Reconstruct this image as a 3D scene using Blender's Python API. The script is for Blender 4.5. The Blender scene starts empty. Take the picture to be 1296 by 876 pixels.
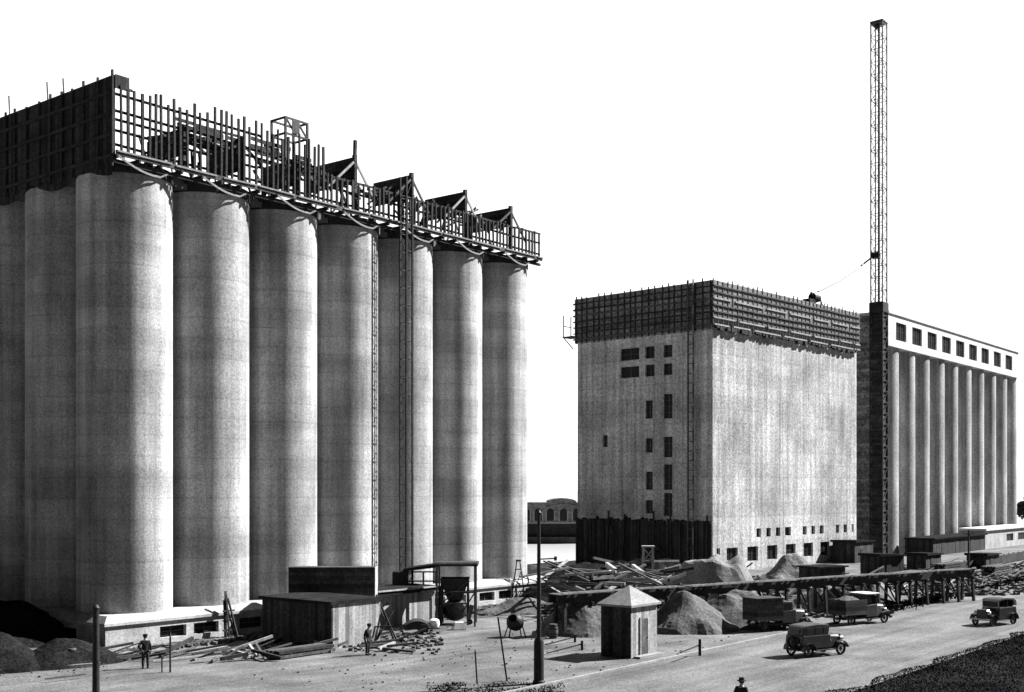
import bpy, math, random
from mathutils import Vector, Matrix, Quaternion
R = math.radians
random.seed(7)
# ------------------------------------------------------------------ camera, sky, sun
scene = bpy.context.scene
COL = scene.collection
F, CX, HY, H = 1500.0, 648.0, 620.0, 9.3          # focal length in photo pixels, horizon row, eye height
cam_d = bpy.data.cameras.new('camera')
cam = bpy.data.objects.new('camera', cam_d); COL.objects.link(cam)
cam.location = (0, 0, H); cam.rotation_euler = (R(90), 0, 0)
cam_d.sensor_width = 36; cam_d.lens = 36 * F / 1296
cam_d.shift_y = (HY - 438) / 1296
cam_d.clip_start = 0.5; cam_d.clip_end = 12000
scene.camera = cam
SUN_AZ = Vector((0.915, 0.40, 0)).normalized(); SUN_EL = R(41)
S = Vector((SUN_AZ.x * math.cos(SUN_EL), SUN_AZ.y * math.cos(SUN_EL), math.sin(SUN_EL)))
world = bpy.data.worlds.new('World'); scene.world = world; world.use_nodes = True
nt = world.node_tree; nt.nodes.clear()
sky = nt.nodes.new('ShaderNodeTexSky'); sky.sky_type = 'NISHITA'; sky.sun_disc = False
sky.sun_elevation = SUN_EL; sky.sun_rotation = math.atan2(S.x, S.y)
sky.air_density = 1.0; sky.dust_density = 1.0; sky.ozone_density = 1.0
bw = nt.nodes.new('ShaderNodeRGBToBW'); bg = nt.nodes.new('ShaderNodeBackground')
bg.inputs['Strength'].default_value = 0.07
wo = nt.nodes.new('ShaderNodeOutputWorld')
# sky shaped by direction: white added toward +Y, the rest dimmed to keep shade dark
tcw = nt.nodes.new('ShaderNodeTexCoord'); spw = nt.nodes.new('ShaderNodeSeparateXYZ'); nt.links.new(tcw.outputs['Generated'], spw.inputs[0])
mrw = nt.nodes.new('ShaderNodeMapRange'); mrw.interpolation_type = 'SMOOTHSTEP'
for i_, v_ in ((1, 0.45), (2, 0.85), (3, 0.0), (4, 7.0)): mrw.inputs[i_].default_value = v_
nt.links.new(spw.outputs['Y'], mrw.inputs[0])
msk = nt.nodes.new('ShaderNodeMath'); msk.operation = 'MULTIPLY'; msk.inputs[1].default_value = 0.08
adw = nt.nodes.new('ShaderNodeMath'); adw.operation = 'ADD'
nt.links.new(sky.outputs[0], bw.inputs[0]); nt.links.new(bw.outputs[0], msk.inputs[0]); nt.links.new(msk.outputs[0], adw.inputs[0])
nt.links.new(mrw.outputs[0], adw.inputs[1]); nt.links.new(adw.outputs[0], bg.inputs[0]); nt.links.new(bg.outputs[0], wo.inputs[0])
sun_d = bpy.data.lights.new('sun', 'SUN'); sun_d.energy = 5.0; sun_d.angle = R(0.5); sun_d.color = (1, 1, 1)
sun = bpy.data.objects.new('sun', sun_d); COL.objects.link(sun)
sun.rotation_euler = S.to_track_quat('Z', 'Y').to_euler()
vs = scene.view_settings
vs.view_transform = 'Standard'; vs.look = 'None'; vs.gamma = 1.0; vs.exposure = 1.58; vs.use_curve_mapping = False

# ------------------------------------------------------------------ helpers
def G(px, py, z=0.0):
    """point at height z seen at photo pixel px,py (site survey from the photograph)"""
    Y = F * (H - z) / (py - HY)
    return Vector(((px - CX) / F * Y, Y, z))
def D(px, Y, z=0.0):
    return Vector(((px - CX) / F * Y, Y, z))
def Zat(py, Y):
    return H - (py - HY) / F * Y

def tag(o, label=None, cat=None, group=None, kind=None):
    if label: o['label'] = label
    if cat: o['category'] = cat
    if group: o['group'] = group
    if kind: o['kind'] = kind
    return o
def empty(name, loc, rz=0.0, label=None, cat=None, group=None):
    o = bpy.data.objects.new(name, None); COL.objects.link(o)
    o.location = loc; o.rotation_euler = (0, 0, rz); o.empty_display_size = 0.3
    return tag(o, label, cat, group)
def copy_tree(o, parent=None):
    c = o.copy(); COL.objects.link(c)
    if parent is not None: c.parent = parent
    for ch in list(o.children): copy_tree(ch, c)
    return c

class MB:
    def __init__(s): s.v = []; s.f = []
    def add(s, vs, fs):
        n = len(s.v); s.v += [tuple(p) for p in vs]; s.f += [tuple(i + n for i in f) for f in fs]; return s
    def box(s, x0, x1, y0, y1, z0, z1, M=None):
        vs = [Vector(p) for p in ((x0,y0,z0),(x1,y0,z0),(x1,y1,z0),(x0,y1,z0),(x0,y0,z1),(x1,y0,z1),(x1,y1,z1),(x0,y1,z1))]
        if M is not None: vs = [M @ p for p in vs]
        return s.add(vs, [(0,3,2,1),(4,5,6,7),(0,1,5,4),(1,2,6,5),(2,3,7,6),(3,0,4,7)])
    def quad(s, a, b, c, d): return s.add([a, b, c, d], [(0,1,2,3)])
    def bar(s, p, q, w, h=None, up=(0,0,1)):
        p = Vector(p); q = Vector(q); h = h or w; d = q - p; L = d.length; d.normalize(); up = Vector(up)
        if abs(d.dot(up)) > 0.98: up = Vector((1,0,0)) if abs(d.x) < 0.9 else Vector((0,1,0))
        a = d.cross(up).normalized() * w / 2; b = a.cross(d).normalized() * h / 2
        vs = [p-a-b, p+a-b, p+a+b, p-a+b, q-a-b, q+a-b, q+a+b, q-a+b]
        return s.add(vs, [(0,1,2,3),(7,6,5,4),(0,4,5,1),(1,5,6,2),(2,6,7,3),(3,7,4,0)])
    def cyl(s, p, q, r0, r1=None, n=12, caps=True):
        p = Vector(p); q = Vector(q); r1 = r0 if r1 is None else r1; d = (q - p).normalized()
        up = Vector((0,0,1)) if abs(d.z) < 0.9 else Vector((1,0,0))
        a = d.cross(up).normalized(); b = d.cross(a)
        vs = [p + (a*math.cos(t)+b*math.sin(t))*r0 for t in [2*math.pi*i/n for i in range(n)]]
        vs += [q + (a*math.cos(t)+b*math.sin(t))*r1 for t in [2*math.pi*i/n for i in range(n)]]
        fs = [(i, (i+1)%n, n+(i+1)%n, n+i) for i in range(n)]
        if caps: fs += [tuple(range(n-1,-1,-1)), tuple(range(n,2*n))]
        return s.add(vs, fs)
    def lathe(s, prof, n=24, c=(0,0,0)):
        c = Vector(c); vs = []
        for r, z in prof: vs += [c + Vector((r*math.cos(2*math.pi*i/n), r*math.sin(2*math.pi*i/n), z)) for i in range(n)]
        fs = []
        for k in range(len(prof)-1):
            fs += [(k*n+i, k*n+(i+1)%n, (k+1)*n+(i+1)%n, (k+1)*n+i) for i in range(n)]
        return s.add(vs, fs)
    def prism(s, poly, y0, y1):          # poly in x,z ; extruded along y
        n = len(poly)
        vs = [(x, y0, z) for x, z in poly] + [(x, y1, z) for x, z in poly]
        return s.add(vs, [tuple(range(n)), tuple(range(2*n-1, n-1, -1))] + [(i, n+i, n+(i+1)%n, (i+1)%n) for i in range(n)])
    def wall(s, P, L, z0, z1, holes, depth):
        """P(s,z,d): wall sheet with real openings and reveals. holes = (s0,s1,z0,z1)"""
        xs = sorted(set([0, L] + [h[0] for h in holes] + [h[1] for h in holes]))
        zs = sorted(set([z0, z1] + [h[2] for h in holes] + [h[3] for h in holes]))
        for i in range(len(xs)-1):
            for k in range(len(zs)-1):
                cx = (xs[i]+xs[i+1])/2; cz = (zs[k]+zs[k+1])/2
                if any(h[0] < cx < h[1] and h[2] < cz < h[3] for h in holes): continue
                s.quad(P(xs[i],zs[k],0), P(xs[i+1],zs[k],0), P(xs[i+1],zs[k+1],0), P(xs[i],zs[k+1],0))
        for a, b, c, d in holes:
            for (p, q) in (((a,c),(b,c)),((b,c),(b,d)),((b,d),(a,d)),((a,d),(a,c))):
                s.quad(P(p[0],p[1],0), P(q[0],q[1],0), P(q[0],q[1],depth), P(p[0],p[1],depth))
        return s
    def build(s, name, m, parent=None, smooth=False, bevel=0.0, loc=None):
        me = bpy.data.meshes.new(name); me.from_pydata(s.v, [], s.f); me.update()
        if m: me.materials.append(m)
        o = bpy.data.objects.new(name, me); COL.objects.link(o)
        if parent is not None: o.parent = parent
        if loc is not None: o.location = loc
        if smooth:
            for p in me.polygons: p.use_smooth = True
            try:
                me.set_sharp_from_angle(angle=R(40))
            except Exception: pass
        if bevel:
            b = o.modifiers.new('bevel', 'BEVEL'); b.width = bevel; b.segments = 2; b.limit_method = 'ANGLE'
        return o

# ------------------------------------------------------------------ materials (all neutral: the print is black and white)
def mat(name, base, var=0.35, scale=1.0, stretch=(1,1,1), grain=0.3, gscale=9.0, rough=0.9, bump=0.0, spec=0.2,
        lines=None, lstr=0.35, metallic=0.0, streak=0.0, bands=0.0, joint=0.35, ruts=None):
    m = bpy.data.materials.new(name); m.use_nodes = True; t = m.node_tree; N = t.nodes; L = t.links
    b = N['Principled BSDF']; b.inputs['Roughness'].default_value = rough; b.inputs['Metallic'].default_value = metallic
    b.inputs['Specular IOR Level'].default_value = spec
    tc = N.new('ShaderNodeTexCoord'); oi = N.new('ShaderNodeObjectInfo')
    mul = N.new('ShaderNodeMath'); mul.operation = 'MULTIPLY'; mul.inputs[1].default_value = 71.0; L.new(oi.outputs['Random'], mul.inputs[0])
    vadd = N.new('ShaderNodeVectorMath'); L.new(tc.outputs['Object'], vadd.inputs[0]); L.new(mul.outputs[0], vadd.inputs[1])
    def noise(sc, st, det=6.0, rg=0.6, src=None):
        mp = N.new('ShaderNodeMapping'); mp.inputs['Scale'].default_value = st; L.new(src or vadd.outputs[0], mp.inputs[0])
        n = N.new('ShaderNodeTexNoise'); n.inputs['Scale'].default_value = sc; n.inputs['Detail'].default_value = det
        n.inputs['Roughness'].default_value = rg; L.new(mp.outputs[0], n.inputs['Vector']); return n.outputs['Fac']
    def rng(x, lo, hi, a=0.3, c=0.7):
        r = N.new('ShaderNodeMapRange'); r.inputs[1].default_value = a; r.inputs[2].default_value = c
        r.inputs[3].default_value = lo; r.inputs[4].default_value = hi; L.new(x, r.inputs[0]); return r.outputs[0]
    def mulf(a, c):
        k = N.new('ShaderNodeMath'); k.operation = 'MULTIPLY'
        if isinstance(a, float): k.inputs[0].default_value = a
        else: L.new(a, k.inputs[0])
        L.new(c, k.inputs[1]); return k.outputs[0]
    val = mulf(base, rng(noise(scale, stretch), 1-var, 1+var))
    if grain: val = mulf(val, rng(noise(gscale, (1,1,1), 2.0), 1-grain, 1+grain))
    if streak: val = mulf(val, rng(noise(1.6, (1,1,0.03), 4.0), 1-streak, 1+streak*0.6))
    if bands: val = mulf(val, rng(noise(0.55, (0.03,0.03,1), 3.0), 1-bands, 1+bands*0.7))
    if ruts:                                             # wheel ruts and wear running along a direction
        mp = N.new('ShaderNodeMapping'); mp.inputs['Rotation'].default_value = (0, 0, -ruts[0]); L.new(tc.outputs['Object'], mp.inputs[0])
        val = mulf(val, rng(noise(1.0, (0.03, 0.9, 1), 5.0, 0.65, mp.outputs[0]), 1-ruts[1], 1+ruts[1]))
        val = mulf(val, rng(noise(0.35, (0.25, 1.0, 1), 4.0, 0.6, mp.outputs[0]), 1-ruts[1]*.8, 1+ruts[1]*.8))
    hgt = val
    if lines:                                            # plank or board joints: (direction, boards per metre)
        mp = N.new('ShaderNodeMapping'); L.new(tc.outputs['Object'], mp.inputs[0])
        sp = N.new('ShaderNodeSeparateXYZ'); L.new(mp.outputs[0], sp.inputs[0])
        ax, fr = lines
        if ax == 'H':
            k = N.new('ShaderNodeMath'); k.operation = 'ADD'; L.new(sp.outputs['X'], k.inputs[0]); L.new(sp.outputs['Y'], k.inputs[1]); src = k.outputs[0]
        else: src = sp.outputs[ax]
        k = N.new('ShaderNodeMath'); k.operation = 'MULTIPLY'; k.inputs[1].default_value = fr; L.new(src, k.inputs[0])
        fl = N.new('ShaderNodeMath'); fl.operation = 'FLOOR'; L.new(k.outputs[0], fl.inputs[0])
        wn = N.new('ShaderNodeTexWhiteNoise'); wn.noise_dimensions = '1D'; L.new(fl.outputs[0], wn.inputs['W'])
        val = mulf(val, rng(wn.outputs[0], 1-lstr, 1+lstr*0.6, 0, 1))
        frc = N.new('ShaderNodeMath'); frc.operation = 'FRACT'; L.new(k.outputs[0], frc.inputs[0])
        val = mulf(val, rng(frc.outputs[0], joint, 1.0, 0.0, 0.12))
    L.new(val, b.inputs['Base Color'])
    if bump:
        bp = N.new('ShaderNodeBump'); bp.inputs['Strength'].default_value = bump; bp.inputs['Distance'].default_value = 0.05
        L.new(hgt, bp.inputs['Height']); L.new(bp.outputs[0], b.inputs['Normal'])
    return m
M = {}
M['silo'] = mat('silo_concrete', 0.37, 0.38, 0.30, (1,1,0.6), 0.34, 9.0, streak=0.38, bands=0.22, lines=('Z',0.8), lstr=0.08, joint=0.8, bump=0.2)
M['farsilo'] = mat('far_silo_concrete', 0.34, 0.4, 0.3, (1,1,0.5), 0.4, 5.0, streak=0.4)
M['wall'] = mat('cast_concrete', 0.40, 0.4, 0.16, (1,1,1), 0.45, 5.0, streak=0.45, lines=('Z',0.65), lstr=0.12, joint=0.82, bump=0.1)
M['white'] = mat('white_render', 0.55, 0.15, 0.5, (1,1,1), 0.2, 5.0)
M['plinth'] = mat('plinth_concrete', 0.36, 0.25, 0.7, (1,1,1), 0.3, 8.0, streak=0.2)
M['opening'] = mat('dark_glass', 0.015, 0.4, 1.0, rough=0.4, grain=0.3)
M['tdark'] = mat('tarred_timber', 0.03, 0.5, 0.8, (1,1,1), 0.5, 7.0, bump=0.2)
M['tbrown'] = mat('weathered_timber', 0.075, 0.4, 1.5, (1,1,1), 0.4, 9.0, bump=0.2)
M['tlight'] = mat('new_timber', 0.3, 0.3, 2.0, (1,1,1), 0.3, 9.0)
M['boardH'] = mat('dark_board_sheeting', 0.04, 0.5, 0.7, (1,1,1), 0.5, 5.0, lines=('Z', 4.0), lstr=0.6, bump=0.2)
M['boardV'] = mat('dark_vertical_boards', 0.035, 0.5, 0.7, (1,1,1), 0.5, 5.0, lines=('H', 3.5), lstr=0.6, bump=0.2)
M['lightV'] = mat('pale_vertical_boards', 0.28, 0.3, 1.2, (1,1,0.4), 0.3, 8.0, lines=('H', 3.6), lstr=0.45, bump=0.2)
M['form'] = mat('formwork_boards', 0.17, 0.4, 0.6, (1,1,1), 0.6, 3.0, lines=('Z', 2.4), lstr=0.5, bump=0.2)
M['roof'] = mat('dark_felt_roof', 0.022, 0.4, 1.0, grain=0.3, spec=0.0)
M['roofl'] = mat('pale_roof_boards', 0.22, 0.2, 1.5, grain=0.3, gscale=10)
M['steel'] = mat('painted_steel', 0.08, 0.3, 2.0, grain=0.2, rough=0.6)
M['iron'] = mat('dark_iron', 0.02, 0.4, 2.0, grain=0.3, rough=0.55)
M['ground'] = mat('yard_earth', 0.105, 0.55, 0.22, (1,1,1), 0.6, 11.0, bump=0.35, ruts=(R(45), 0.28))
M['road'] = mat('dusty_road', 0.105, 0.35, 0.25, (1,1,1), 0.6, 11.0, bump=0.35, ruts=(R(51.4), 0.34))
M['kerb'] = mat('kerb_stone', 0.22, 0.25, 1.0)
M['sand'] = mat('pale_sand', 0.16, 0.3, 0.8, (1,1,1), 0.4, 7.0, bump=0.5)
M['gravel'] = mat('dark_gravel', 0.075, 0.4, 0.9, (1,1,1), 0.6, 7.0, bump=0.8)
M['rubble'] = mat('rubble_stone', 0.09, 0.6, 0.7, (1,1,1), 0.3, 9.0)
M['grass'] = mat('rough_grass', 0.012, 0.5, 0.8, (1,1,1), 0.3, 6.0, spec=0.0)
M['turf'] = mat('turf_soil', 0.015, 0.7, 0.35, (1,1,1), 0.5, 5.0, bump=0.4, spec=0.0)
M['leaf'] = mat('leaf', 0.04, 0.5, 0.5)
M['bark'] = mat('bark', 0.08, 0.3, 2.0)
M['paint'] = mat('black_car_paint', 0.018, 0.3, 1.5, grain=0.2, rough=0.3, spec=0.5)
M['paint2'] = mat('dull_lorry_paint', 0.035, 0.4, 1.5, grain=0.3, rough=0.5, spec=0.4)
M['cloth'] = mat('dark_canvas', 0.03, 0.3, 2.0, grain=0.3)
M['canvas'] = mat('pale_canvas', 0.62, 0.2, 2.0, grain=0.2)
M['tyre'] = mat('tyre_rubber', 0.02, 0.3, 3.0, grain=0.2)
M['chrome'] = mat('nickel_plate', 0.4, 0.1, 3.0, grain=0.0, rough=0.5, metallic=1.0)
M['carglass'] = mat('car_glass', 0.03, 0.1, 3.0, grain=0.0, rough=0.08, spec=0.6)
M['skin'] = mat('skin', 0.28, 0.1, 5.0, grain=0.1, rough=0.6)
M['coat'] = mat('dark_wool', 0.022, 0.3, 4.0, grain=0.3)
M['trouser'] = mat('dark_trousers', 0.03, 0.3, 4.0, grain=0.3)
M['farwall'] = mat('far_brick', 0.17, 0.3, 0.4, (1,1,1), 0.4, 2.0)
M['farlight'] = mat('far_stone_trim', 0.3, 0.2, 0.6)
M['roofslab'] = mat('deck_slab', 0.12, 0.3, 0.6)
def water_mat():
    m = bpy.data.materials.new('harbour_water'); m.use_nodes = True; t = m.node_tree; b = t.nodes['Principled BSDF']
    b.inputs['Base Color'].default_value = (0.3, 0.3, 0.3, 1); b.inputs['Roughness'].default_value = 0.4
    b.inputs['IOR'].default_value = 1.33
    n = t.nodes.new('ShaderNodeTexNoise'); n.inputs['Scale'].default_value = 0.6; n.inputs['Detail'].default_value = 4
    tc = t.nodes.new('ShaderNodeTexCoord'); t.links.new(tc.outputs['Object'], n.inputs['Vector'])
    bp = t.nodes.new('ShaderNodeBump'); bp.inputs['Strength'].default_value = 0.08; bp.inputs['Distance'].default_value = 0.1
    t.links.new(n.outputs[0], bp.inputs['Height']); t.links.new(bp.outputs[0], b.inputs['Normal'])
    return m
M['water'] = water_mat()
M['coal'] = mat('coal', 0.014, 0.5, 1.0, (1,1,1), 0.6, 7.0, rough=0.9, bump=0.8, spec=0.0)
M['tar'] = mat('tar_boards', 0.016, 0.5, 1.0, (1,1,1), 0.5, 5.0, lines=('H', 3.5), lstr=0.5)

# ------------------------------------------------------------------ ground, road, water
def dirv(V):
    d = Vector(((V - CX) / F, 1, 0)).normalized(); return d, Vector((-d.y, d.x, 0)), math.atan2(d.y, d.x)
U, W, ANG = dirv(1844.0)            # the line of the near elevator and the road
QUAY = Vector((5, 152, 0))
def strip(name, a, b, w0, w1, z, m, n=1):
    """sheet between offsets w0,w1 (along W) from point a, from U*a to U*b"""
    return None
mb = MB()
q0 = QUAY - U*1500; q1 = QUAY + U*1500; back = -W*3000
near0 = q0 + back; near1 = q1 + back
# finer grid near the camera so the earth can be slightly uneven
from mathutils import noise as mnoise
def ground_h(x, y):
    return 0.0
mb.quad(near0, near1, q1, q0)
tag(mb.build('ground', M['ground']), kind='structure')
mb = MB().quad(q0 + Vector((0,0,0)), q1, q1 - Vector((0,0,3)), q0 - Vector((0,0,3)))
tag(mb.build('quay_wall', M['plinth']), kind='structure')
mb = MB().quad((-6000,-200,-1.3), (6000,-200,-1.3), (6000,9000,-1.3), (-6000,9000,-1.3))
tag(mb.build('water', M['water']), kind='structure')
# far bank under the warehouse
mb = MB().box(-50, 30, 233.5, 290, -2.5, 0.0)
tag(mb.build('far_bank', M['tbrown']), kind='structure')
# road: far edge through (28.1,89.4), 11.6 m wide, parallel to the elevators
RP = Vector((28.1, 89.4, 0)); RW = -W * 11.7
def along(p, t, off=0.0, z=0.0):
    q = p + U*t + (-W)*off; return Vector((q.x, q.y, z))
mb = MB().quad(along(RP,-160,0,.004), along(RP,400,0,.004), along(RP,400,11.7,.004), along(RP,-160,11.7,.004))
tag(mb.build('road', M['road']), kind='structure')
mb = MB()
t = -160
while t < 200:
    mb.box(t, t+1.985, -0.1, 0.1, 0, 0.11, Matrix.Translation(along(RP,0,-0.1,0)) @ Matrix.Rotation(ANG,4,'Z')); t += 2.0
tag(mb.build('kerb', M['kerb'], bevel=0), kind='structure')
mb = MB().quad(along(RP,-46,12.0,.008), along(RP,300,12.0,.008), along(RP,300,60,.008), along(RP,-46,60,.008))
tag(mb.build('verge', M['turf']), kind='structure')

def scatter_blades(mb, fn, n, hmin, hmax, wd=0.05):
    for _ in range(n):
        p = fn()
        if p is None: continue
        a = random.random()*math.tau; h = random.uniform(hmin,hmax); d = Vector((math.cos(a), math.sin(a), 0))
        l = Vector((random.uniform(-.5,.5), random.uniform(-.5,.5), 0))*h
        mb.add([p-d*wd, p+d*wd, p+l+Vector((0,0,h))], [(0,1,2)])
gb = MB()
def near_verge():
    t = random.uniform(-44, 12); o = 12.0 + (random.random()**1.3)*14 - .5
    o += 0.8*mnoise.noise(Vector((t*.35,0,0)))
    return along(RP, t, o, .008)
scatter_blades(gb, near_verge, 60000, .03, .09, .03)
def mid_verge():      # grass growing against the yard kerb, in two lengths
    t = random.uniform(-1.5, 16.5) if random.random() < .7 else random.uniform(24, 46)
    return along(RP, t, random.gauss(-0.7, .35), .0)
scatter_blades(gb, mid_verge, 9000, .15, .5, .06)
def shadow_patch():  # dark blades standing in for the shadow strip left of the pole
    p = G(random.uniform(540, 715), random.uniform(864, 900))
    return p if mnoise.noise(p*.9) + (p.y < 55.5)*.3 + random.uniform(-.25,.25) > .05 else None
scatter_blades(gb, shadow_patch, 6000, .03, .10, .04)
tag(gb.build('grass', M['grass']), 'dark rough grass along the edges of the dusty road, one strip standing in for shadow', 'grass', kind='stuff')

# ------------------------------------------------------------------ near elevator block (local x along the row, y into the block)
C0 = Vector((-23.52, 72.0, 0)); SD = 5.88; SR = 2.8; ZB, ZT = 1.9, 27.95
blk = empty('grain_elevator', C0, ANG, 'huge unfinished grain elevator of round concrete silos under a deck of timber formwork', 'grain elevator')
def silo_mesh(r, z0, z1, n=64):
    m = MB(); k = 40
    m.lathe([(r, z0 + (z1-z0)*i/k) for i in range(k+1)], n)
    m.add([(r*math.cos(2*math.pi*i/n), r*math.sin(2*math.pi*i/n), z1) for i in range(n)], [tuple(range(n))])
    return m
s0 = silo_mesh(SR, ZB, ZT).build('silo', M['silo'], blk, smooth=True)
for i in range(7):
    for j in range(5):
        if (i, j) == (0, 0): continue
        if j == 0 or i == 0 or i == 6:
            c = s0.copy(); COL.objects.link(c); c.parent = blk; c.location = (i*SD, j*SD*0.985, 0)
core = MB(); core.box(0, 6*SD, -.5, .5, ZB, ZT-.02); core.box(-.5, .5, .52, 4*SD, ZB, ZT-.02); core.box(6*SD-.5, 6*SD+.5, .52, 4*SD, ZB, ZT-.02)
core.build('core_wall', M['silo'], blk)
# plinth with ledge and windows
PX0, PX1, PY0, PY1 = -3.3, 38.6, -3.1, 27.0
wins = []
for k in range(7):
    wins += [(0.33 + k*SD - PX0, 2.2 + k*SD - PX0, .49, 1.17), (2.75 + k*SD - PX0, 4.6 + k*SD - PX0, .49, 1.17)]
wins = [w for w in wins if w[1] < PX1-PX0-.3]
pl = MB(); pl.wall(lambda s, z, d: (PX0+s, PY0+d, z), PX1-PX0, -0.2, 1.5, wins, .35)
lw = [(3+4.2*k, 4.9+4.2*k, .49, 1.17) for k in range(6)]
pl.wall(lambda s, z, d: (PX0+d, PY0+s, z), PY1-PY0, -0.2, 1.5, lw, .35)
pl.wall(lambda s, z, d: (PX1-d, PY0+s, z), PY1-PY0, -0.2, 1.5, lw, .35)
pl.quad((PX0,PY1,-.2),(PX1,PY1,-.2),(PX1,PY1,1.5),(PX0,PY1,1.5))
plo = pl.build('plinth', M['plinth'], blk)
for a, b, c, d in wins:
    wm = MB().box(PX0+a-.02, PX0+b+.02, PY0+.3, PY0+.36, c-.02, d+.02); wo_ = wm.build('window', M['opening'], plo)
    fm = MB()
    for q in (0, .5, 1): 
        x = PX0 + a + (b-a)*q; fm.box(x-.025, x+.025, PY0+.25, PY0+.298, c, d)
    fm.box(PX0+a, PX0+b, PY0+.252, PY0+.296, (c+d)/2-.02, (c+d)/2+.02)
    fm.build('window_frame', M['steel'], wo_)
for a, b, c, d in lw:
    for X in (PX0+.3, PX1-.36):
        MB().box(X, X+.06, PY0+a-.02, PY0+b+.02, c-.02, d+.02).build('window', M['opening'], plo)
lg = MB()     # projecting ledge, then a sloped weathering up to the silos
def ring(z, o): return [(PX0-o, PY0-o, z), (PX1+o, PY0-o, z), (PX1+o, PY1+o, z), (PX0-o, PY1+o, z)]
r1, r2, r3, r4 = ring(1.5,.14), ring(1.66,.14), ring(2.05,-.32), ring(1.5,-.1)
lg.add(r4+r1+r2+r3, [(k*4+i, k*4+(i+1)%4, k*4+4+(i+1)%4, k*4+4+i) for k in range(3) for i in range(4)])
lg.quad(*r3)
lg.build('ledge', M['plinth'], plo)
sl = MB(); sl.box(-2.7, 6*SD+1.0, -1.0, 25, ZT+.55, 28.85); sl.box(-2.5, 6*SD+.6, -1.5, 25, ZT+.01, ZT+.545); sl.build('roof_slab', M['roofslab'], blk)

# timber formwork on top: studs, rails, sheeting, joists
fw = empty('timber_formwork', C0 + Vector((0,0,28.75)), ANG, 'tall open timber formwork of upright studs and rails on top of the near round silos', 'formwork')
FX0, FX1, FY0 = -2.66, 37.75, -3.1
zb = -0.25
STEP = 13.5
x = FX0 + .35; k = 0
while x < FX1:
    tall = x < STEP
    top = (32.6 if tall else 30.75) - 28.75 + random.uniform(-.35, .45)*(1 if tall else .35)
    wd = random.uniform(.10, .17); lean = random.uniform(-.05,.05)
    MB().bar((x, FY0-.08, zb), (x+lean, FY0-.08+random.uniform(-.04,.04), top), wd, .12, up=(0,1,0)).build('stud', M['tdark'], fw)
    x += random.uniform(.36, .56); k += 1
for z, x1 in ((3.75, FX0+1.2), (3.3, STEP*.6), (2.35, STEP), (1.85, STEP), (1.25, FX1), (.35, FX1), (2.0, FX1)):
    if z == 2.0: xa, xb = STEP, FX1
    else: xa, xb = FX0, x1
    m_ = MB(); xx = xa
    while xx < xb:
        L_ = min(5.2, xb-xx); m_.bar((xx, FY0+.05+random.uniform(0,.03), z+random.uniform(-.05,.05)), (xx+L_-.03, FY0+.05+random.uniform(0,.03), z+random.uniform(-.05,.05)), .07, .15); xx += L_
    m_.build('rail', M['tdark'], fw)
# outrigger joists and edge beams carrying the wall form
x = FX0
while x < FX1+.1:
    MB().box(x-.06, x+.06, FY0-.25, -.8, -.44, -.21).build('joist', M['tdark'], fw); x += 1.47
for (y, z, h, mm) in ((FY0-.1, -.10, .3, 'tbrown'), (FY0+.1,-.55,.22,'tdark')):
    MB().bar((FX0, y, z), (FX1, y, z), .14, h).build('edge_beam', M[mm], fw)
m_ = MB(); x = FX0
while x < FX1:
    L_ = random.uniform(2.4, 4.2); m_.bar((x, FY0-.22, -.02+random.uniform(-.04,.04)), (min(x+L_,FX1), FY0-.22, -.02+random.uniform(-.04,.04)), .05, .1); x += L_+random.uniform(.1,.8)
m_.build('toe_board', M['roofl'], fw)
# sagging pale boards hung below the front edge at every silo
for i in range(7):
    xa = i*SD - 2.6; m_ = MB(); pts = []
    for q in range(13):
        f = q/12; pts.append(Vector((xa + 3.0*f, FY0-.2+.25*f, -.30 - .60*math.sin(min(1,f*1.12)*math.pi*.55) )))
    for a, b in zip(pts, pts[1:]): m_.bar(a, b, .05, .12)
    m_.bar(pts[-1], pts[-1]+Vector((.5,0,.3)), .05, .1)
    m_.build('valance_board', M['roofl'], fw)
    # curved form ring at the head of every silo
    m_ = MB(); n = 28
    for q in range(n):
        a0 = R(-200) + R(220)*q/n; a1 = R(-200) + R(220)*(q+1)/n
        for r_ in (SR+.09,):
            P_ = lambda a, z: (i*SD + r_*math.cos(a), r_*math.sin(a), z)
            m_.quad(P_(a0,-.9), P_(a1,-.9), P_(a1,-.24), P_(a0,-.24))
    m_.build('form_ring', M['tdark'], fw)
# deck end wall on the left, sheeted with dark boards
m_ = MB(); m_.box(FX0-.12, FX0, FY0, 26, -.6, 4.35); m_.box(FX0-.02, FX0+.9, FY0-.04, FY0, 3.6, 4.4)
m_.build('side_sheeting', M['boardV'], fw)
m_ = MB(); y = FY0
while y < 26:
    m_.bar((FX0-.2, y, -.9), (FX0-.2, y, 4.4+random.uniform(-.1,.25)), .14, .1); y += random.uniform(.9,1.5)
for z in (-.3, .9, 2.1, 3.3): m_.bar((FX0-.3, FY0, z), (FX0-.3, 26, z), .1, .16)
m_.build('side_frame', M['tdark'], fw)
m_ = MB()
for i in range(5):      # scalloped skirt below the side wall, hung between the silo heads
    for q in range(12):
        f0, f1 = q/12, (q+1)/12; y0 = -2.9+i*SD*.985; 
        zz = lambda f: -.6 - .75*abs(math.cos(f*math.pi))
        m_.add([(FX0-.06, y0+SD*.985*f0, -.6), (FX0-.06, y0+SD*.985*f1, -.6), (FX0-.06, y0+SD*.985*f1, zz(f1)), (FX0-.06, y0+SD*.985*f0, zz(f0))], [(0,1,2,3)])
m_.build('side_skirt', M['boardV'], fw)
for y in (2.2, 4.0, 8.5, 10.2, 13.0):
    MB().bar((FX0-.06, y, 4.3), (FX0-.06, y+.1, 5.4+random.uniform(-.3,.3)), .07).build('side_post', M['tbrown'], fw)
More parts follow.
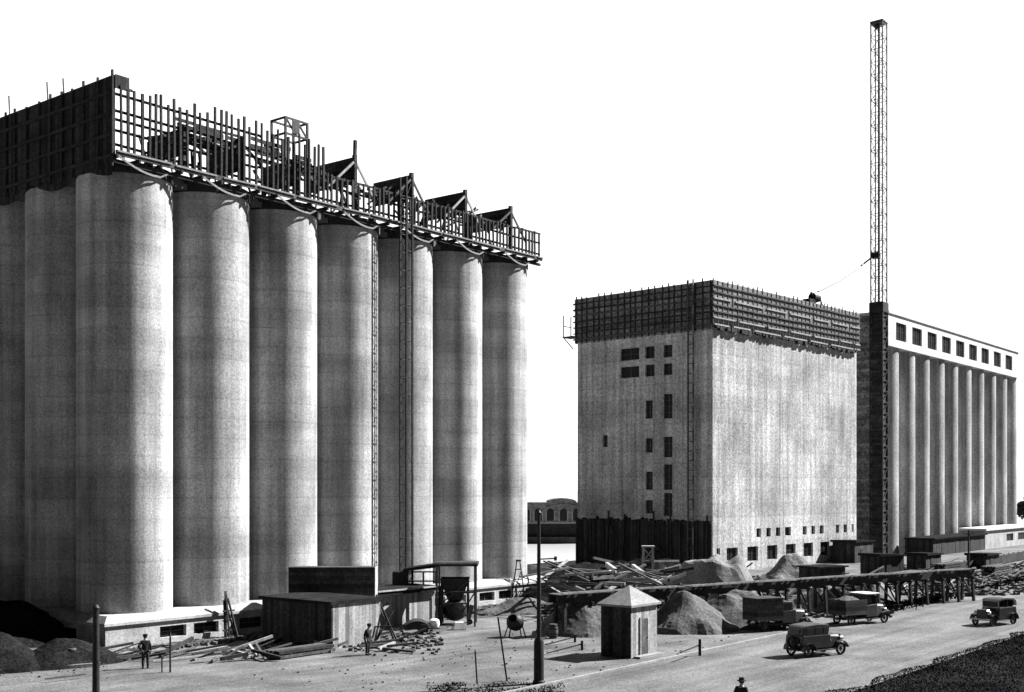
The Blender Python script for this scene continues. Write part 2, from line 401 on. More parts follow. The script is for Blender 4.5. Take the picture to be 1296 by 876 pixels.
# inner forms: dark panels behind the lattice, and cross walls with braces
def panel(xa, xb, y, za, zb_):
    m_ = MB(); z = za
    while z < zb_:
        h_ = random.uniform(.16, .26); x0 = xa + random.uniform(-.5, .3)
        while x0 < xb:
            L_ = random.uniform(1.2, 3.0); x1 = min(x0+L_, xb+random.uniform(-.3,.5))
            if random.random() > .12: m_.bar((x0, y+random.uniform(-.06,.06), z), (x1, y+random.uniform(-.06,.06), z+random.uniform(-.05,.05)), .05, h_)
            x0 += L_+.03
        z += h_+.02
    m_.build('inner_panel', M['tdark'], fw)
panel(2.2, 5.6, -2.3, 1.9, 3.3); panel(8.0, 11.0, -2.2, 2.0, 3.4); panel(11.2, 13.2, -2.2, 1.9, 3.0); panel(5.9, 7.3, -2.3, 2.7, 3.3)
for q in range(46):                                   # props and offcuts standing about behind the studs
    x = random.uniform(.5, 35.5); y = random.uniform(-2.6, 1.5); zt = random.uniform(.8, 2.6); a = random.uniform(-1.3, 1.3)
    MB().bar((x, y, 0), (x+a, y+random.uniform(-.5,.5), zt), random.uniform(.07,.15), .12).build('prop', M[random.choice(('tdark','tbrown','tbrown','tlight'))], fw)
for i, (x, y1, zt) in enumerate(((2.4,1.0,2.6),(6.9,1.0,3.0),(11.5,1,2.7),(16.8,2.2,4.0),(22.6,1.4,3.95),(28.7,1.7,3.9),(34.4,1.9,3.7))):
    m_ = MB(); m_.box(x-.1, x+.1, -2.5, y1, 2.2 if i > 2 else 1.0, zt); m_.bar((x, -2.5, 0), (x, -2.5, zt+.15), .26)
    m_.bar((x, y1, 0), (x, y1, zt-.2), .2); m_.build('cross_form', M['boardH'], fw)
    b_ = MB(); b_.bar((x-2.6, -2.6, 1.4), (x-.2, -2.6, zt-.4), .1, .16); b_.bar((x+.2, -2.4, zt-.3), (x+2.2, -2.4, 1.2), .1, .16)
    b_.build('brace', M['tlight' if i in (3,5) else 'tbrown'], fw)
    if i >= 3:
        b_ = MB()
        for q in range(26):
            p = Vector((x - 4.6 + random.random()*4.6, -2.3+random.random()*2.6, 1.9+random.random()*.8)); d = Vector((random.uniform(-.9,.9), random.uniform(-.5,.5), random.uniform(-.5,.5)))
            b_.bar(p-d, p+d, .1, .14)
        b_.build('loose_bracing', M['tbrown'], fw)
MB().bar((16.8,-2.5,3.9), (16.85,-2.5,5.2), .2).build('king_post', M['tdark'], fw)
# box frame standing above the lattice
m_ = MB()
xa, xb, ya, yb, za, zb2 = 10.4, 12.3, -2.6, -1.2, 3.0, 5.3
for X in (xa, xb):
    for Y in (ya, yb): m_.bar((X,Y,0.1), (X,Y,zb2), .14)
for z in (4.2, 5.25):
    m_.bar((xa,ya,z),(xb,ya,z),.12); m_.bar((xa,yb,z),(xb,yb,z),.12); m_.bar((xa,ya,z),(xa,yb,z),.12); m_.bar((xb,ya,z),(xb,yb,z),.12)
m_.bar((xa,ya,5.25),((xa+xb)/2,ya,4.2),.1); m_.bar(((xa+xb)/2,ya,5.25),(xb,ya,4.2),.1); m_.box(xa+.5,(xa+xb)/2+.2,ya-.1,ya-.06,4.3,5.2)
m_.build('head_frame', M['tbrown'], fw)
# slim hoist mast standing against the front of the block
hm_p = C0 + U*20.9 + W*(-3.6)
hm = empty('hoist_mast', hm_p, ANG, 'slim timber hoist mast like a ladder standing before the fifth near silo', 'hoist mast')
hw = .31; HT = 32.0
for sx in (-1, 1):
    for sy in (-1, 1): MB().bar((sx*hw, sy*hw, 0), (sx*hw, sy*hw, HT), .12).build('leg', M['tdark'], hm)
b_ = MB(); z = .6; k = 0
while z < HT-.4:
    for sy in (-hw, hw):
        b_.bar((-hw,sy,z),(hw,sy,z),.05); b_.bar((-hw if k%2 else hw,sy,z),(hw if k%2 else -hw,sy,z+1.3),.03)
    for sx in (-hw, hw): b_.bar((sx,-hw,z),(sx,hw,z),.05)
    z += 1.3; k += 1
b_.build('bracing', M['tbrown'], hm)

# ------------------------------------------------------------------ working house
UH, WH, ANGH = dirv(2050.0)
OH = D(902, 133.0)
wh = empty('elevator_house', OH, ANGH, 'tall square concrete working house topped by dark formwork, with few windows', 'elevator building')
def hit(O, d, px, py=None):
    """distance along a wall (from O along d) and height for a photo pixel"""
    dx = (px - CX)/F; s = (dx*O.y - O.x)/(d.x - dx*d.y); Y = O.y + s*d.y
    return s, (None if py is None else Zat(py, Y))
LR = hit(OH, UH, 1084)[0]; LL = hit(OH, WH, 731)[0]
ZH = 31.0
def rect(O, d, x0, x1, y0, y1):
    a, zt = hit(O, d, x0, y0); b, _ = hit(O, d, x1); z0 = hit(O, d, x0, y1)[1]
    return (min(a,b), max(a,b), z0, zt)
rw = []
zt = 0
for x in (919.6, 945.9, 970.9, 994.6, 1017.1, 1038.3, 1058.2):
    a = hit(OH, UH, x)[0]; rw.append((a, a+2.35, .95, 2.65))
for x0, x1 in ((957.5,963),(970,975.5),(982,987.5),(993.5,1001),(1016,1021),(1027,1031.5),(1037.5,1042.5),(1058,1062),(1068,1072),(1078,1080.5)):
    a, b = hit(OH, UH, x0)[0], hit(OH, UH, x1)[0]; rw.append((a, b, 3.7, 4.75))
rw.append((hit(OH,UH,907)[0], hit(OH,UH,911.5)[0], .6, 2.7))
rw.append((hit(OH,UH,1068)[0], hit(OH,UH,1071)[0], .0, .8))
lw = [rect(OH, WH, *q) for q in ((785.5,809,442,457),(785.5,809,465,479),(816.7,828.3,439,454),(816.7,828.3,462,477),(840,850.6,437,452.5),(840,850.6,460.5,475),
      (817,826,507,530),(817,826,555,573),(817,826,597,620),(817,826,633,650),(840,851,499,530),(840,851,553,579),(840,851,588,620),(840,851,624,653))]
lw += [rect(OH, WH, 763, 769, 551, 566)]
m_ = MB()
m_.wall(lambda s, z, d: (s, d, z), LR, -.2, ZH, rw, .35)
m_.wall(lambda s, z, d: (d, s, z), LL, -.2, ZH, lw, .35)
m_.quad((LR,0,-.2),(LR,LL,-.2),(LR,LL,ZH),(LR,0,ZH)); m_.quad((0,LL,-.2),(LR,LL,-.2),(LR,LL,ZH),(0,LL,ZH)); m_.quad((0,0,ZH),(LR,0,ZH),(LR,LL,ZH),(0,LL,ZH))
m_.build('wall', M['wall'], wh)
for a, b, c, d in rw: 
    w_ = MB().box(a-.02, b+.02, .3, .36, c-.02, d+.02).build('window', M['opening'], wh)
    if b-a > 2:
        f_ = MB(); f_.box((a+b)/2-.04,(a+b)/2+.04,.24,.298,c,d); f_.box(a,b,.25,.297,(c+d)/2-.03,(c+d)/2+.03); f_.build('window_frame', M['iron'], w_)
for a, b, c, d in lw:
    w_ = MB().box(.3, .36, a-.02, b+.02, c-.02, d+.02).build('window', M['opening'], wh)
    f_ = MB(); f_.box(.24,.298,(a+b)/2-.05,(a+b)/2+.05,c,d)
    n = max(1, int((d-c)/.7))
    for q in range(1, n): f_.box(.25,.297,a,b,c+(d-c)*q/n-.03,c+(d-c)*q/n+.03)
    f_.build('window_frame', M['tbrown'], w_)
# dark hoarding round the foot of the shaded face
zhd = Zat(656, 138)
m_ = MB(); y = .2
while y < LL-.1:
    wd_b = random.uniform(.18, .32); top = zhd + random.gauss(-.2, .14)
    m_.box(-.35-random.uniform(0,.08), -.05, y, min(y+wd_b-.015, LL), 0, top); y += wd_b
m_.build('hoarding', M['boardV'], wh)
m_ = MB()
for k in range(9): m_.bar((-.55, .5+k*(LL-.8)/8, 0), (-.5, .5+k*(LL-.8)/8+random.uniform(-.3,.3), zhd+random.uniform(-.6,.9)), .16)
for k in range(6): y = random.uniform(1, LL-3); m_.bar((-.6, y, random.uniform(.3,3)), (-.6, y+random.uniform(1.5,3.5), random.uniform(2,zhd)), .12)
m_.build('hoarding_frame', M['tdark'], wh)
# formwork crown
ztop_c = Zat(355, 133); zf0 = Zat(412, 133)
m_ = MB(); m_.box(-.3, LR+.2, -.32, -.02, zf0+.9, ztop_c); m_.box(-.34, -.02, -.01, LL+.2, zf0-.4, ztop_c)
m_.build('crown_formwork', M['form'], wh)
m_ = MB(); m_.box(-.1, LR, 0, LL, ZH+.02, ZH+.3); m_.build('deck', M['tdark'], wh)
for q in range(7):
    z = zf0 + .15 + q*.72
    m_ = MB(); xx = -.5
    light = q in (0, 1, 4)
    while xx < LR:
        L_ = random.uniform(3,6); m_.bar((xx, -.4, z+random.uniform(-.05,.05)), (min(xx+L_, LR+.2), -.4, z+random.uniform(-.05,.05)), .1, .16 if not light else .17); xx += L_ + (.9 if light else .1)
    m_.build('wale', M['tlight' if light else 'tbrown'], wh)
    m_ = MB(); y = -.6
    while y < LL:
        L_ = random.uniform(2.5, 5.5)
        m_.bar((-.5, y, z-.1+random.uniform(-.04,.04)), (-.5, min(y+L_+.1, LL+.3), z-.1+random.uniform(-.04,.04)), .1, random.uniform(.1,.2))
        y += L_
    if m_.v: m_.build('wale', M[random.choice(('tdark','tbrown'))], wh)
x = -.4
while x < LR:
    MB().bar((x, -.335, zf0-.15), (x, -.335, ztop_c+random.uniform(-.1,.35)), .10).build('strut', M['tbrown'], wh); x += random.uniform(.8, 1.2)
m_ = MB(); y = 0
while y < LL:
    m_.bar((-.42, y, zf0-.5), (-.42, y, ztop_c+random.uniform(-.1,.4)), .12); y += random.uniform(.7, 1.2)
m_.build('strut', M['tdark'], wh)
m_ = MB(); x = .2                                     # brackets and ragged boards under the crown
while x < LR-.2:
    m_.box(x, x+random.uniform(.3,.8), -.42, -.03, zf0-.1-random.uniform(0,.4), zf0+.1); x += random.uniform(.6,1.0)
m_.build('bracket', M['tdark'], wh)
# vertical hoist track down the shaded face
s_, _ = hit(OH, WH, 878)
m_ = MB()
for off in (-.35, .35): m_.bar((-.62, s_+off, 0), (-.62, s_+off, ztop_c+.3), .14)
z = .5
while z < ztop_c: m_.bar((-.62, s_-.35, z), (-.62, s_+.35, z), .1); z += 1.1
m_.build('hoist_track', M['tbrown'], wh)
m_ = MB(); z = .5
while z < ztop_c:
    m_.bar((-.75, s_-.42, z), (-.75, s_-.42, z+random.uniform(.8,2.2)), .07); z += 2.6
m_.build('track_batten', M['tlight'], wh)
s_, z_ = hit(OH, WH, 731, 426)
m_ = MB(); m_.box(-1.0, .6, s_, s_+1.6, z_-.15, z_); m_.bar((-.9,s_+1.5,z_),(-.9,s_+1.5,z_+2.6),.1); m_.bar((.5,s_+1.5,z_),(.5,s_+1.5,z_+2.6),.1); m_.bar((-.9,s_+1.5,z_+1.3),(.5,s_+1.5,z_+1.3),.1); m_.bar((-.9,s_,z_-1.6),(-.9,s_+1.5,z_-.1),.1)
m_.build('side_platform', M['tdark'], wh)
# winch on the roof
s_, z_ = hit(OH, UH, 1042, 388)
wn = empty('winch', OH + UH*s_ + WH*1.2 + Vector((0,0,ztop_c-.4)), ANGH, 'small dark winch standing on the roof edge of the square working house', 'winch')
m_ = MB(); m_.cyl((-.7,0,1.6),(.7,0,1.6),.55,n=14); m_.build('drum', M['iron'], wn)
for sx in (-.9,.9):
    m_ = MB(); m_.bar((sx,-.8,0),(sx,0,2.2),.16); m_.bar((sx,.8,0),(sx,0,2.2),.16); m_.bar((sx,-.8,.1),(sx,.8,.1),.16); m_.build('side_frame', M['tdark'], wn)
m_ = MB(); m_.box(-2.2,-1.2,-.5,.5,0,1.2); m_.build('engine_box', M['iron'], wn)

# ------------------------------------------------------------------ far elevator block on the right
U3, W3, ANG3 = dirv(1850.0)
O3 = D(1124, 165.0)
fb = empty('grain_elevator', O3, ANG3, 'finished far grain elevator with a white windowed gallery above pale slender silos', 'grain elevator')
L3 = hit(O3, U3, 1289)[0]
zg1 = hit(O3, U3, 1124, 396)[1]; zg0 = hit(O3, U3, 1124, 437)[1]
gw = []
for x0 in (1134.1,1154.6,1174,1192.4,1210.1,1226.6,1242.2,1257.8,1272.6):
    a = hit(O3, U3, x0)[0]; gw.append((a, a+3.95, zg0+1.05, zg1-.95))
m_ = MB(); DG = 14.0
m_.wall(lambda s, z, d: (s, d, z), L3, zg0, zg1, gw, .3)
m_.quad((0,0,zg0),(0,DG,zg0),(0,DG,zg1),(0,0,zg1)); m_.quad((L3,0,zg0),(L3,DG,zg0),(L3,DG,zg1),(L3,0,zg1)); m_.quad((0,DG,zg0),(L3,DG,zg0),(L3,DG,zg1),(0,DG,zg1))
m_.quad((0,0,zg0),(L3,0,zg0),(L3,DG,zg0),(0,DG,zg0)); m_.quad((0,0,zg1),(L3,0,zg1),(L3,DG,zg1),(0,DG,zg1))
go = m_.build('gallery', M['white'], fb)
for a, b, c, d in gw:
    w_ = MB().box(a-.02,b+.02,.26,.3,c-.02,d+.02).build('window', M['opening'], go)
    f_ = MB()
    for q in (1,2,3): f_.box(a+(b-a)*q/4-.04,a+(b-a)*q/4+.04,.2,.258,c,d)
    f_.box(a,b,.21,.257,(c+d)/2-.04,(c+d)/2+.04); f_.build('window_frame', M['iron'], w_)
m_ = MB(); m_.box(-.15, L3+.15, -.18, DG+.15, zg1+.002, zg1+.3); m_.build('parapet', M['white'], fb)
def tan_x(px, w, r):      # x of a silo whose right edge is seen at px
    lo, hi = -10.0, L3+10
    for _ in range(50):
        mid = (lo+hi)/2; c = O3 + U3*mid + W3*w; a = math.atan2(c.x, c.y) + math.asin(r/c.length)
        if CX + F*math.tan(a) < px: lo = mid
        else: hi = mid
    return (lo+hi)/2
SR3 = 2.75
sm3 = None
for px in (1137.5, 1158.3, 1176.5, 1195.5, 1212.5, 1229.5, 1245.5, 1260.5, 1274.5, 1287.0):
    xx = tan_x(px, SR3+.3, SR3)
    if sm3 is None:
        sm3 = silo_mesh(SR3, 0, zg0-.004, 48).build('silo', M['farsilo'], fb, smooth=True); c = sm3
    else:
        c = sm3.copy(); COL.objects.link(c); c.parent = fb
    c.location = (xx, SR3+.3, 0)
m_ = MB(); m_.box(1.0, L3-1, SR3+.2, SR3+2.2, 0, zg0-.01); m_.build('core_wall', M['farsilo'], fb)
m_ = MB(); m_.box(-.4, -.02, .0, 13.5, 0, zg1-.3); m_.build('end_wall', M['form'], fb)  # end face lies in shade; darker boards put that shade into its colour
# annexes along the foot
a0 = hit(O3, U3, 1212)[0]; a1 = hit(O3, U3, 1276)[0]
an = empty('annex', O3 + U3*a0 + W3*(-4.2), ANG3, 'low pale annex with a white roof edge at the foot of the far silos', 'annex')
la = a1-a0
m_ = MB(); aw = [(la*.42,la*.56,.9,2.1),(la*.66,la*.84,.9,2.1)]
m_.wall(lambda s,z,d:(s,d,z), la, 0, 2.9, aw, .25); m_.quad((0,0,0),(0,4,0),(0,4,2.9),(0,0,2.9)); m_.quad((la,0,0),(la,4,0),(la,4,2.9),(la,0,2.9)); m_.build('wall', M['plinth'], an)
MB().box(-.25, la+.25, -.3, 4, 2.902, 3.25).build('roof', M['white'], an)
for a,b,c,d in aw: MB().box(a,b,.2,.24,c,d).build('window', M['opening'], an)
b0 = hit(O3, U3, 1142)[0]
sh = empty('shed', O3 + U3*b0 + W3*(-4.4), ANG3, 'long dark boarded shed at the foot of the first far silos', 'shed')
lb = a0-b0-.5
m_ = MB(); m_.box(0, lb, 0, 4, 0, 2.3); m_.build('wall', M['boardV'], sh)
m_ = MB(); m_.prism([(0,0),(0,0)],0,0) if False else None
m_.box(-.2, lb+.2, -.35, 4.1, 2.302, 2.5); m_.build('roof', M['roof'], sh)
for q in (.15,.4,.7): MB().box(lb*q, lb*q+1.2, -.04, -.003, .0, 1.9).build('door', M['tdark'], sh)

# hoist tower
TP = O3 - U3*1.45 + W3*.75
tw = empty('hoist_tower', TP, ANG3, 'very tall slender steel lattice hoist tower rising above a dark boarded shaft', 'hoist tower')
tz0 = Zat(386, TP.y); tz1 = Zat(30, TP.y); th = .82
MB().box(-.8, .8, -.76, .76, 0, tz0).build('shaft', M['boardH'], tw)
m_ = MB()
for sx in (-.92,.92):
    for sy in (-.88,.88): m_.bar((sx,sy,0),(sx,sy,tz0),.16)
z = .4
while z < tz0-1.5:
    for sgn in (-.9,.9):
        m_.bar((-.95,sgn,z),(.95,sgn,z),.1); m_.bar((sgn,-.9,z),(sgn,.9,z),.1); m_.bar((-.95,sgn,z),(.95,sgn,z+1.5),.08); m_.bar((sgn,.9,z),(sgn,-.9,z+1.5),.08)
    z += 1.5
m_.build('shaft_scaffold', M['tdark'], tw)
MB().box(-1.02, 1.02, -1.0, 1.0, tz0-1.1, tz0+.25).build('shaft_head', M['tdark'], tw)
for sx in (-th, th):
    for sy in (-th, th): MB().bar((sx,sy,tz0+.25),(sx,sy,tz1),.15).build('leg', M['steel'], tw)
for sx in (-.16, .16): MB().bar((sx,0,tz0+.25),(sx,0,tz1-.3),.15).build('guide_rail', M['iron'], tw)
m_ = MB(); z = tz0+.3; k = 0
while z < tz1-.2:
    z2 = min(z+1.75, tz1)
    for sgn in (-th, th):
        m_.bar((-th,sgn,z),(th,sgn,z),.07); m_.bar((sgn,-th,z),(sgn,th,z),.07)
        m_.bar((-th if k%2 else th,sgn,z),(th if k%2 else -th,sgn,z2),.06); m_.bar((sgn,-th if k%2 else th,z),(sgn,th if k%2 else -th,z2),.06)
    z = z2; k += 1
m_.build('bracing', M['steel'], tw)
m_ = MB(); m_.box(-th-.1,th+.1,-th-.1,th+.1,tz1,tz1+.2); m_.cyl((-.5,-.2,tz1-.5),(-.5,.2,tz1-.5),.4); m_.build('head_sheave', M['iron'], tw)
zc = Zat(326, TP.y)
m_ = MB(); m_.box(-th-.7,-th+.2,-.5,.5,zc-.3,zc+.5); m_.build('pulley_block', M['iron'], tw)
A_ = TP + Vector((-1.0, 0, zc)); B_ = OH + UH*s_ + WH*1.2 + Vector((.4,0,ztop_c+2.0))
m_ = MB(); pts = []
for q in range(15):
    f = q/14; p = A_.lerp(B_, f); p.z -= .35*math.sin(f*math.pi); pts.append(p)
for a, b in zip(pts, pts[1:]): m_.cyl(a, b, .12, n=6)
tag(m_.build('cable', M['iron']), 'dark slack cable from the lattice tower down to the roof winch', 'cable')

# ------------------------------------------------------------------ far warehouse and trees
wb = empty('warehouse', (1.6,235,0), 0, 'dark distant warehouse with a low curved gable across the water', 'warehouse')
x0, x1 = -12.0, 15.0
m_ = MB(); prof = [(x0,0),(x1,0),(x1,6.8),(11.2,6.8)]
for q in range(9): a = math.pi*q/8; prof.append((8.4+2.8*math.cos(a), 6.9+.75*math.sin(a)))
prof += [(5.6,6.8),(x0,6.8)]
m_.prism(prof, 0, 14); m_.build('wall', M['farwall'], wb)
MB().box(x0-.3,x1+.3,-.3,-.02,2.6,2.9).build('string_course', M['farlight'], wb)
MB().box(x0-.1,x1+.1,-.06,-.003,0,2.58).build('base', M['tdark'], wb)
for xx in (1.2,3.6,6.0,8.6,11.2,13.4):
    m_ = MB(); m_.prism([(xx-.7,3.2),(xx+.7,3.2),(xx+.7,4.9)]+[(xx+.7*math.cos(math.pi*q/6),4.9+.7*math.sin(math.pi*q/6)) for q in range(1,6)]+[(xx-.7,4.9)], -.05,-.004)
    w_ = m_.build('window', M['opening'], wb)
    m_ = MB()
    for sx in (-.85,.85): m_.box(xx+sx-.12, xx+sx+.12, -.12, -.055, 3.0, 5.1)
    m_.box(xx-.97, xx+.97, -.11, -.056, 2.9, 3.08); m_.build('window_surround', M['farlight'], w_)
m_ = MB()
for q in range(10):
    a0, a1 = math.pi*q/10, math.pi*(q+1)/10
    m_.bar((8.6+4.4*math.cos(a0),-.1,4.2+2.2*math.sin(a0)),(8.6+4.4*math.cos(a1),-.1,4.2+2.2*math.sin(a1)),.1,.3,up=(0,1,0))
m_.build('arch_moulding', M['farlight'], wb)

def tree(loc, h, r, label):
    o = empty('tree', loc, random.random()*6, label, 'tree', 'trees behind the far elevator')
    t_ = MB(); t_.cyl((0,0,-.1),(.1,0,h*.4),.28,.18,8); t_.cyl((.1,0,h*.4),(0,.1,h*.75),.18,.06,8)
    limbs = []
    for q in range(7):
        a = q*.9+random.random(); e = Vector((math.cos(a)*r*.6, math.sin(a)*r*.6, h*random.uniform(.5,.85))); t_.cyl((.08,0,h*random.uniform(.3,.5)), e, .09,.03,6); limbs.append(e)
    t_.build('trunk', M['bark'], o)
    c_ = MB(); cl = [(e, r*.42) for e in limbs] + [(Vector((0,0,h*.82)), r*.5), (Vector((0,0,h*.6)), r*.6)]
    for e, rr in cl:
        for _ in range(420):
            d = Vector((random.gauss(0,1),random.gauss(0,1),random.gauss(0,.8))); d = d.normalized()*rr*random.random()**.4
            p = e + d; n = Vector((random.gauss(0,1),random.gauss(0,1),random.gauss(0,1))).normalized(); a = n.orthogonal().normalized()*.16; b = n.cross(a)
            c_.add([p-a-b,p+a-b,p+a+b,p-a+b],[(0,1,2,3)])
    c_.build('crown', M['leaf'], o); return o
for p, h, r, l in (((99.5,226,0),9.0,3.4,'bushy dark tree just beyond the far end of the finished elevator'), ((106,236,0),10.5,4.0,'taller dark tree at the right edge behind the finished elevator'),((113,228,0),8.5,3.6,'small dark tree furthest right behind the finished elevator')): tree(p,h,r,l)

# ------------------------------------------------------------------ sheds and plant beside the near elevator
def LB(u, w, z=0): p = C0 + U*u + W*w; return Vector((p.x, p.y, z))
# shed A: dark end, pale boarded front
sa = empty('shed', LB(5.8,-12.0), ANG, 'low shed with a black end wall and pale boarded front below the dark raised bin', 'shed')
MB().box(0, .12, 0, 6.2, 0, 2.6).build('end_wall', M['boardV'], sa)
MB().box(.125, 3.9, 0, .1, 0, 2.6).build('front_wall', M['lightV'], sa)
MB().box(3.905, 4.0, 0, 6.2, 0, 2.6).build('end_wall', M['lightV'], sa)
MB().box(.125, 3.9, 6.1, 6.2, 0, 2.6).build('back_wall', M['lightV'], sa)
MB().box(-.15, 4.1, -.12, 6.4, 2.605, 2.78).build('roof', M['roof'], sa)
# shed B
sb = empty('shed', LB(13.6,-6.3), ANG, 'longer pale boarded shed with a dark overhanging roof before the silos', 'shed')
MB().box(0, 7.4, 0, .1, 0, 2.15).build('front_wall', M['lightV'], sb)
MB().box(0, .1, .105, 2.9, 0, 2.15).build('end_wall', M['lightV'], sb)
MB().box(7.3, 7.4, .105, 2.9, 0, 2.15).build('end_wall', M['lightV'], sb)
m_ = MB(); m_.box(-.3, 7.6, -.4, 2.95, 2.155, 2.5); m_.build('roof', M['roof'], sb)
MB().bar((-.3,-.45,2.46),(7.6,-.45,2.46),.08,.1).build('fascia', M['tlight'], sb)
MB().box(6.85, 7.12, -.02, -.003, .1, 1.6).build('door', M['iron'], sb)
# raised bin
Yb = 76.0
xb0, xb1 = D(365,Yb).x, D(475,Yb).x
zb0, zb1 = Zat(762,Yb), Zat(718,Yb)
rb = empty('raised_bin', ((xb0+xb1)/2, Yb, 0), 0, 'large dark boarded bin raised on posts above the low sheds', 'bin')
hwid = (xb1-xb0)/2
MB().box(-hwid, hwid-.06, 0, 1.3, zb0, zb1).build('box', M['boardH'], rb)
MB().box(hwid-.055, hwid, -.01, 1.31, zb0, zb1).build('lit_end', M['tlight'], rb)  # pale timber paints in the sunlit end of the dark bin
for px in (-hwid+.3, -hwid*.35, hwid*.3, hwid-.65):
    for y in (.15, 1.15): MB().bar((px,y,0),(px,y,zb0-.002),.16).build('leg', M['tdark'], rb)
m_ = MB(); m_.bar((hwid-.1,-.1,zb0+.4),(hwid+1.3,-1.2,0),.1); m_.bar((hwid-.7,-.1,zb0),(hwid+.2,-.4,0.4),.09); m_.bar((hwid-1.8,-.2,.1),(hwid+.9,-.2,zb0),.08)
m_.build('brace', M['tdark'], rb)
# open scaffold canopy with plant under it
p553, p601 = G(553,793), G(601,793)
cn = empty('scaffold_canopy', ((p553.x+p601.x)/2, p553.y, 0), 0, 'open timber scaffold frame with a flat top sheltering dark plant beside the sheds', 'scaffold')
hx = (p601.x-p553.x)/2; ct = Zat(712, p553.y)
for x in (-hx, hx):
    for y in (0, 2.6): MB().bar((x,y,0),(x,y,ct-.26),.13).build('post', M['tbrown'], cn)
MB().box(-hx-.2, hx+.2, -.25, 2.9, ct-.25, ct-.05).build('top', M['tdark'], cn)
MB().bar((-hx-.2,-.3,ct-.02),(hx+.2,-.3,ct-.02),.1,.14).build('top_edge', M['tlight'], cn)
m_ = MB(); zz = Zat(750,p553.y); m_.bar((-hx,0.12,zz),(hx,0.12,zz),.1); m_.bar((hx-.9,.12,.9),(hx,.12,zz),.09); m_.build('brace', M['tdark'], cn)
# window-like loft frame to the left of it
Yl = 85.0; xa, xb = D(516,Yl).x, D(552,Yl).x
lf = empty('loft_frame', ((xa+xb)/2, Yl, 0), 0, 'raised open loft frame with a sloping dark roof and two window-like gaps', 'scaffold')
hx2 = (xb-xa)/2; z0_, z1_ = Zat(744,Yl), Zat(724,Yl)
for x in (-hx2, 0.1, hx2): MB().bar((x,0,0),(x,0,z1_),.12).build('post', M['tdark'], lf)
m_ = MB()
for z in (z0_, (z0_+z1_)/2-.1, z1_): m_.bar((-hx2,.13,z),(hx2,.13,z),.1)
m_.build('rail', M['tdark'], lf)
m_ = MB(); m_.prism([(-hx2-.3,z1_+.05),(hx2+.2,z1_+.35),(hx2+.2,z1_+.6),(-hx2-.3,z1_+.25)],-.3,1.8); m_.build('roof', M['roof'], lf)
m_ = MB(); m_.box(-hx2-1.1,-hx2-.1,-.1,1.5,Zat(744,Yl),z1_); m_.build('hopper', M['tdark'], lf)
for y in (0,1.4): MB().bar((-hx2-1.0,y,0),(-hx2-1.0,y,Zat(744,Yl)),.12).build('post', M['tdark'], lf)
# mixing plant under the canopy
mp_ = empty('mixing_plant', (D(576,82.2).x, 82.2, 0), 0, 'bulky dark mixing plant with a hopper and drum under the scaffold canopy', 'mixing plant')
m_ = MB(); m_.add([(-.5,-.5,1.7),(.5,-.5,1.7),(.5,.5,1.7),(-.5,.5,1.7),(-1.0,-.9,3.2),(1.0,-.9,3.2),(1.0,.9,3.2),(-1.0,.9,3.2)],[(0,1,5,4),(1,2,6,5),(2,3,7,6),(3,0,4,7),(0,3,2,1)]); m_.build('hopper', M['iron'], mp_)
m_ = MB(); m_.lathe([(.45,-.8),(.75,-.5),(.8,0),(.75,.5),(.45,.8),(.0,.82)],18); o = m_.build('drum', M['iron'], mp_, smooth=True); o.location=(0,0,1.0); o.rotation_euler=(R(80),0,R(20))
for sx in (-.9,.9):
    for sy in (-.8,.8): MB().bar((sx,sy,0),(sx,sy,3.1),.12).build('leg', M['tdark'], mp_)
m_ = MB(); m_.box(-1.3,-.95,-.7,.6,0,1.3); m_.cyl((-1.1,.3,1.3),(-1.1,.3,2.6),.1); m_.build('engine', M['iron'], mp_)
m_ = MB(); m_.bar((-.9,-.8,1.5),(.9,-.8,1.5),.1); m_.bar((-.9,-.8,1.5),(.9,-.8,3.0),.08); m_.bar((.95,-.8,.4),(1.2,-.8,1.4),.3); m_.build('frame', M['tbrown'], mp_)
# cart with tarpaulin, wheelbarrow
ct_ = empty('hand_cart', G(533,802), R(10), 'low cart under a dark tarpaulin with a white sack at one end', 'cart')
m_ = MB(); n=14; rows=[]
for i in range(n+1):
    f=i/n; x=-1.1+1.7*f; h=.45+.5*math.sin(math.pi*min(1,f*.8+.12))
    rows.append([(x,-.5,.42),(x,-.42,h*.9),(x,0,h+.05),(x,.42,h*.9),(x,.5,.42)])
for a,b in zip(rows,rows[1:]):
    for q in range(4): m_.quad(a[q],b[q],b[q+1],a[q+1])
m_.build('tarpaulin', M['cloth'], ct_, smooth=True)
MB().box(-1.2,1.15,-.48,.48,.32,.4).build('bed', M['tbrown'], ct_)
m_ = MB(); m_.lathe([(0,.40),(.3,.42),(.36,.6),(.32,.85),(.18,.95),(0,.96)],12,(.85,0,0)); m_.build('sack', M['canvas'], ct_, smooth=True)
for sy in (-.55,.55): 
    m_=MB(); m_.cyl((.1,sy-.04,.33),(.1,sy+.04,.33),.33,n=18); m_.build('wheel', M['tdark'], ct_)
MB().bar((-1.2,.3,.36),(-2.1,.3,.25),.06).build('handle', M['tbrown'], ct_)
MB().bar((-1.2,-.3,.36),(-2.1,-.3,.25),.06).build('handle', M['tbrown'], ct_)
wbw = empty('wheelbarrow', G(581,797), R(15), 'small pale wheelbarrow tipped upside down beside the scaffold canopy', 'wheelbarrow')
m_ = MB(); m_.add([(-.45,-.32,.05),(.45,-.32,.05),(.45,.32,.05),(-.45,.32,.05),(-.28,-.2,.5),(.3,-.2,.5),(.3,.2,.5),(-.28,.2,.5)],[(0,1,5,4),(1,2,6,5),(2,3,7,6),(3,0,4,7),(4,5,6,7)]); m_.build('tray', M['canvas'], wbw)
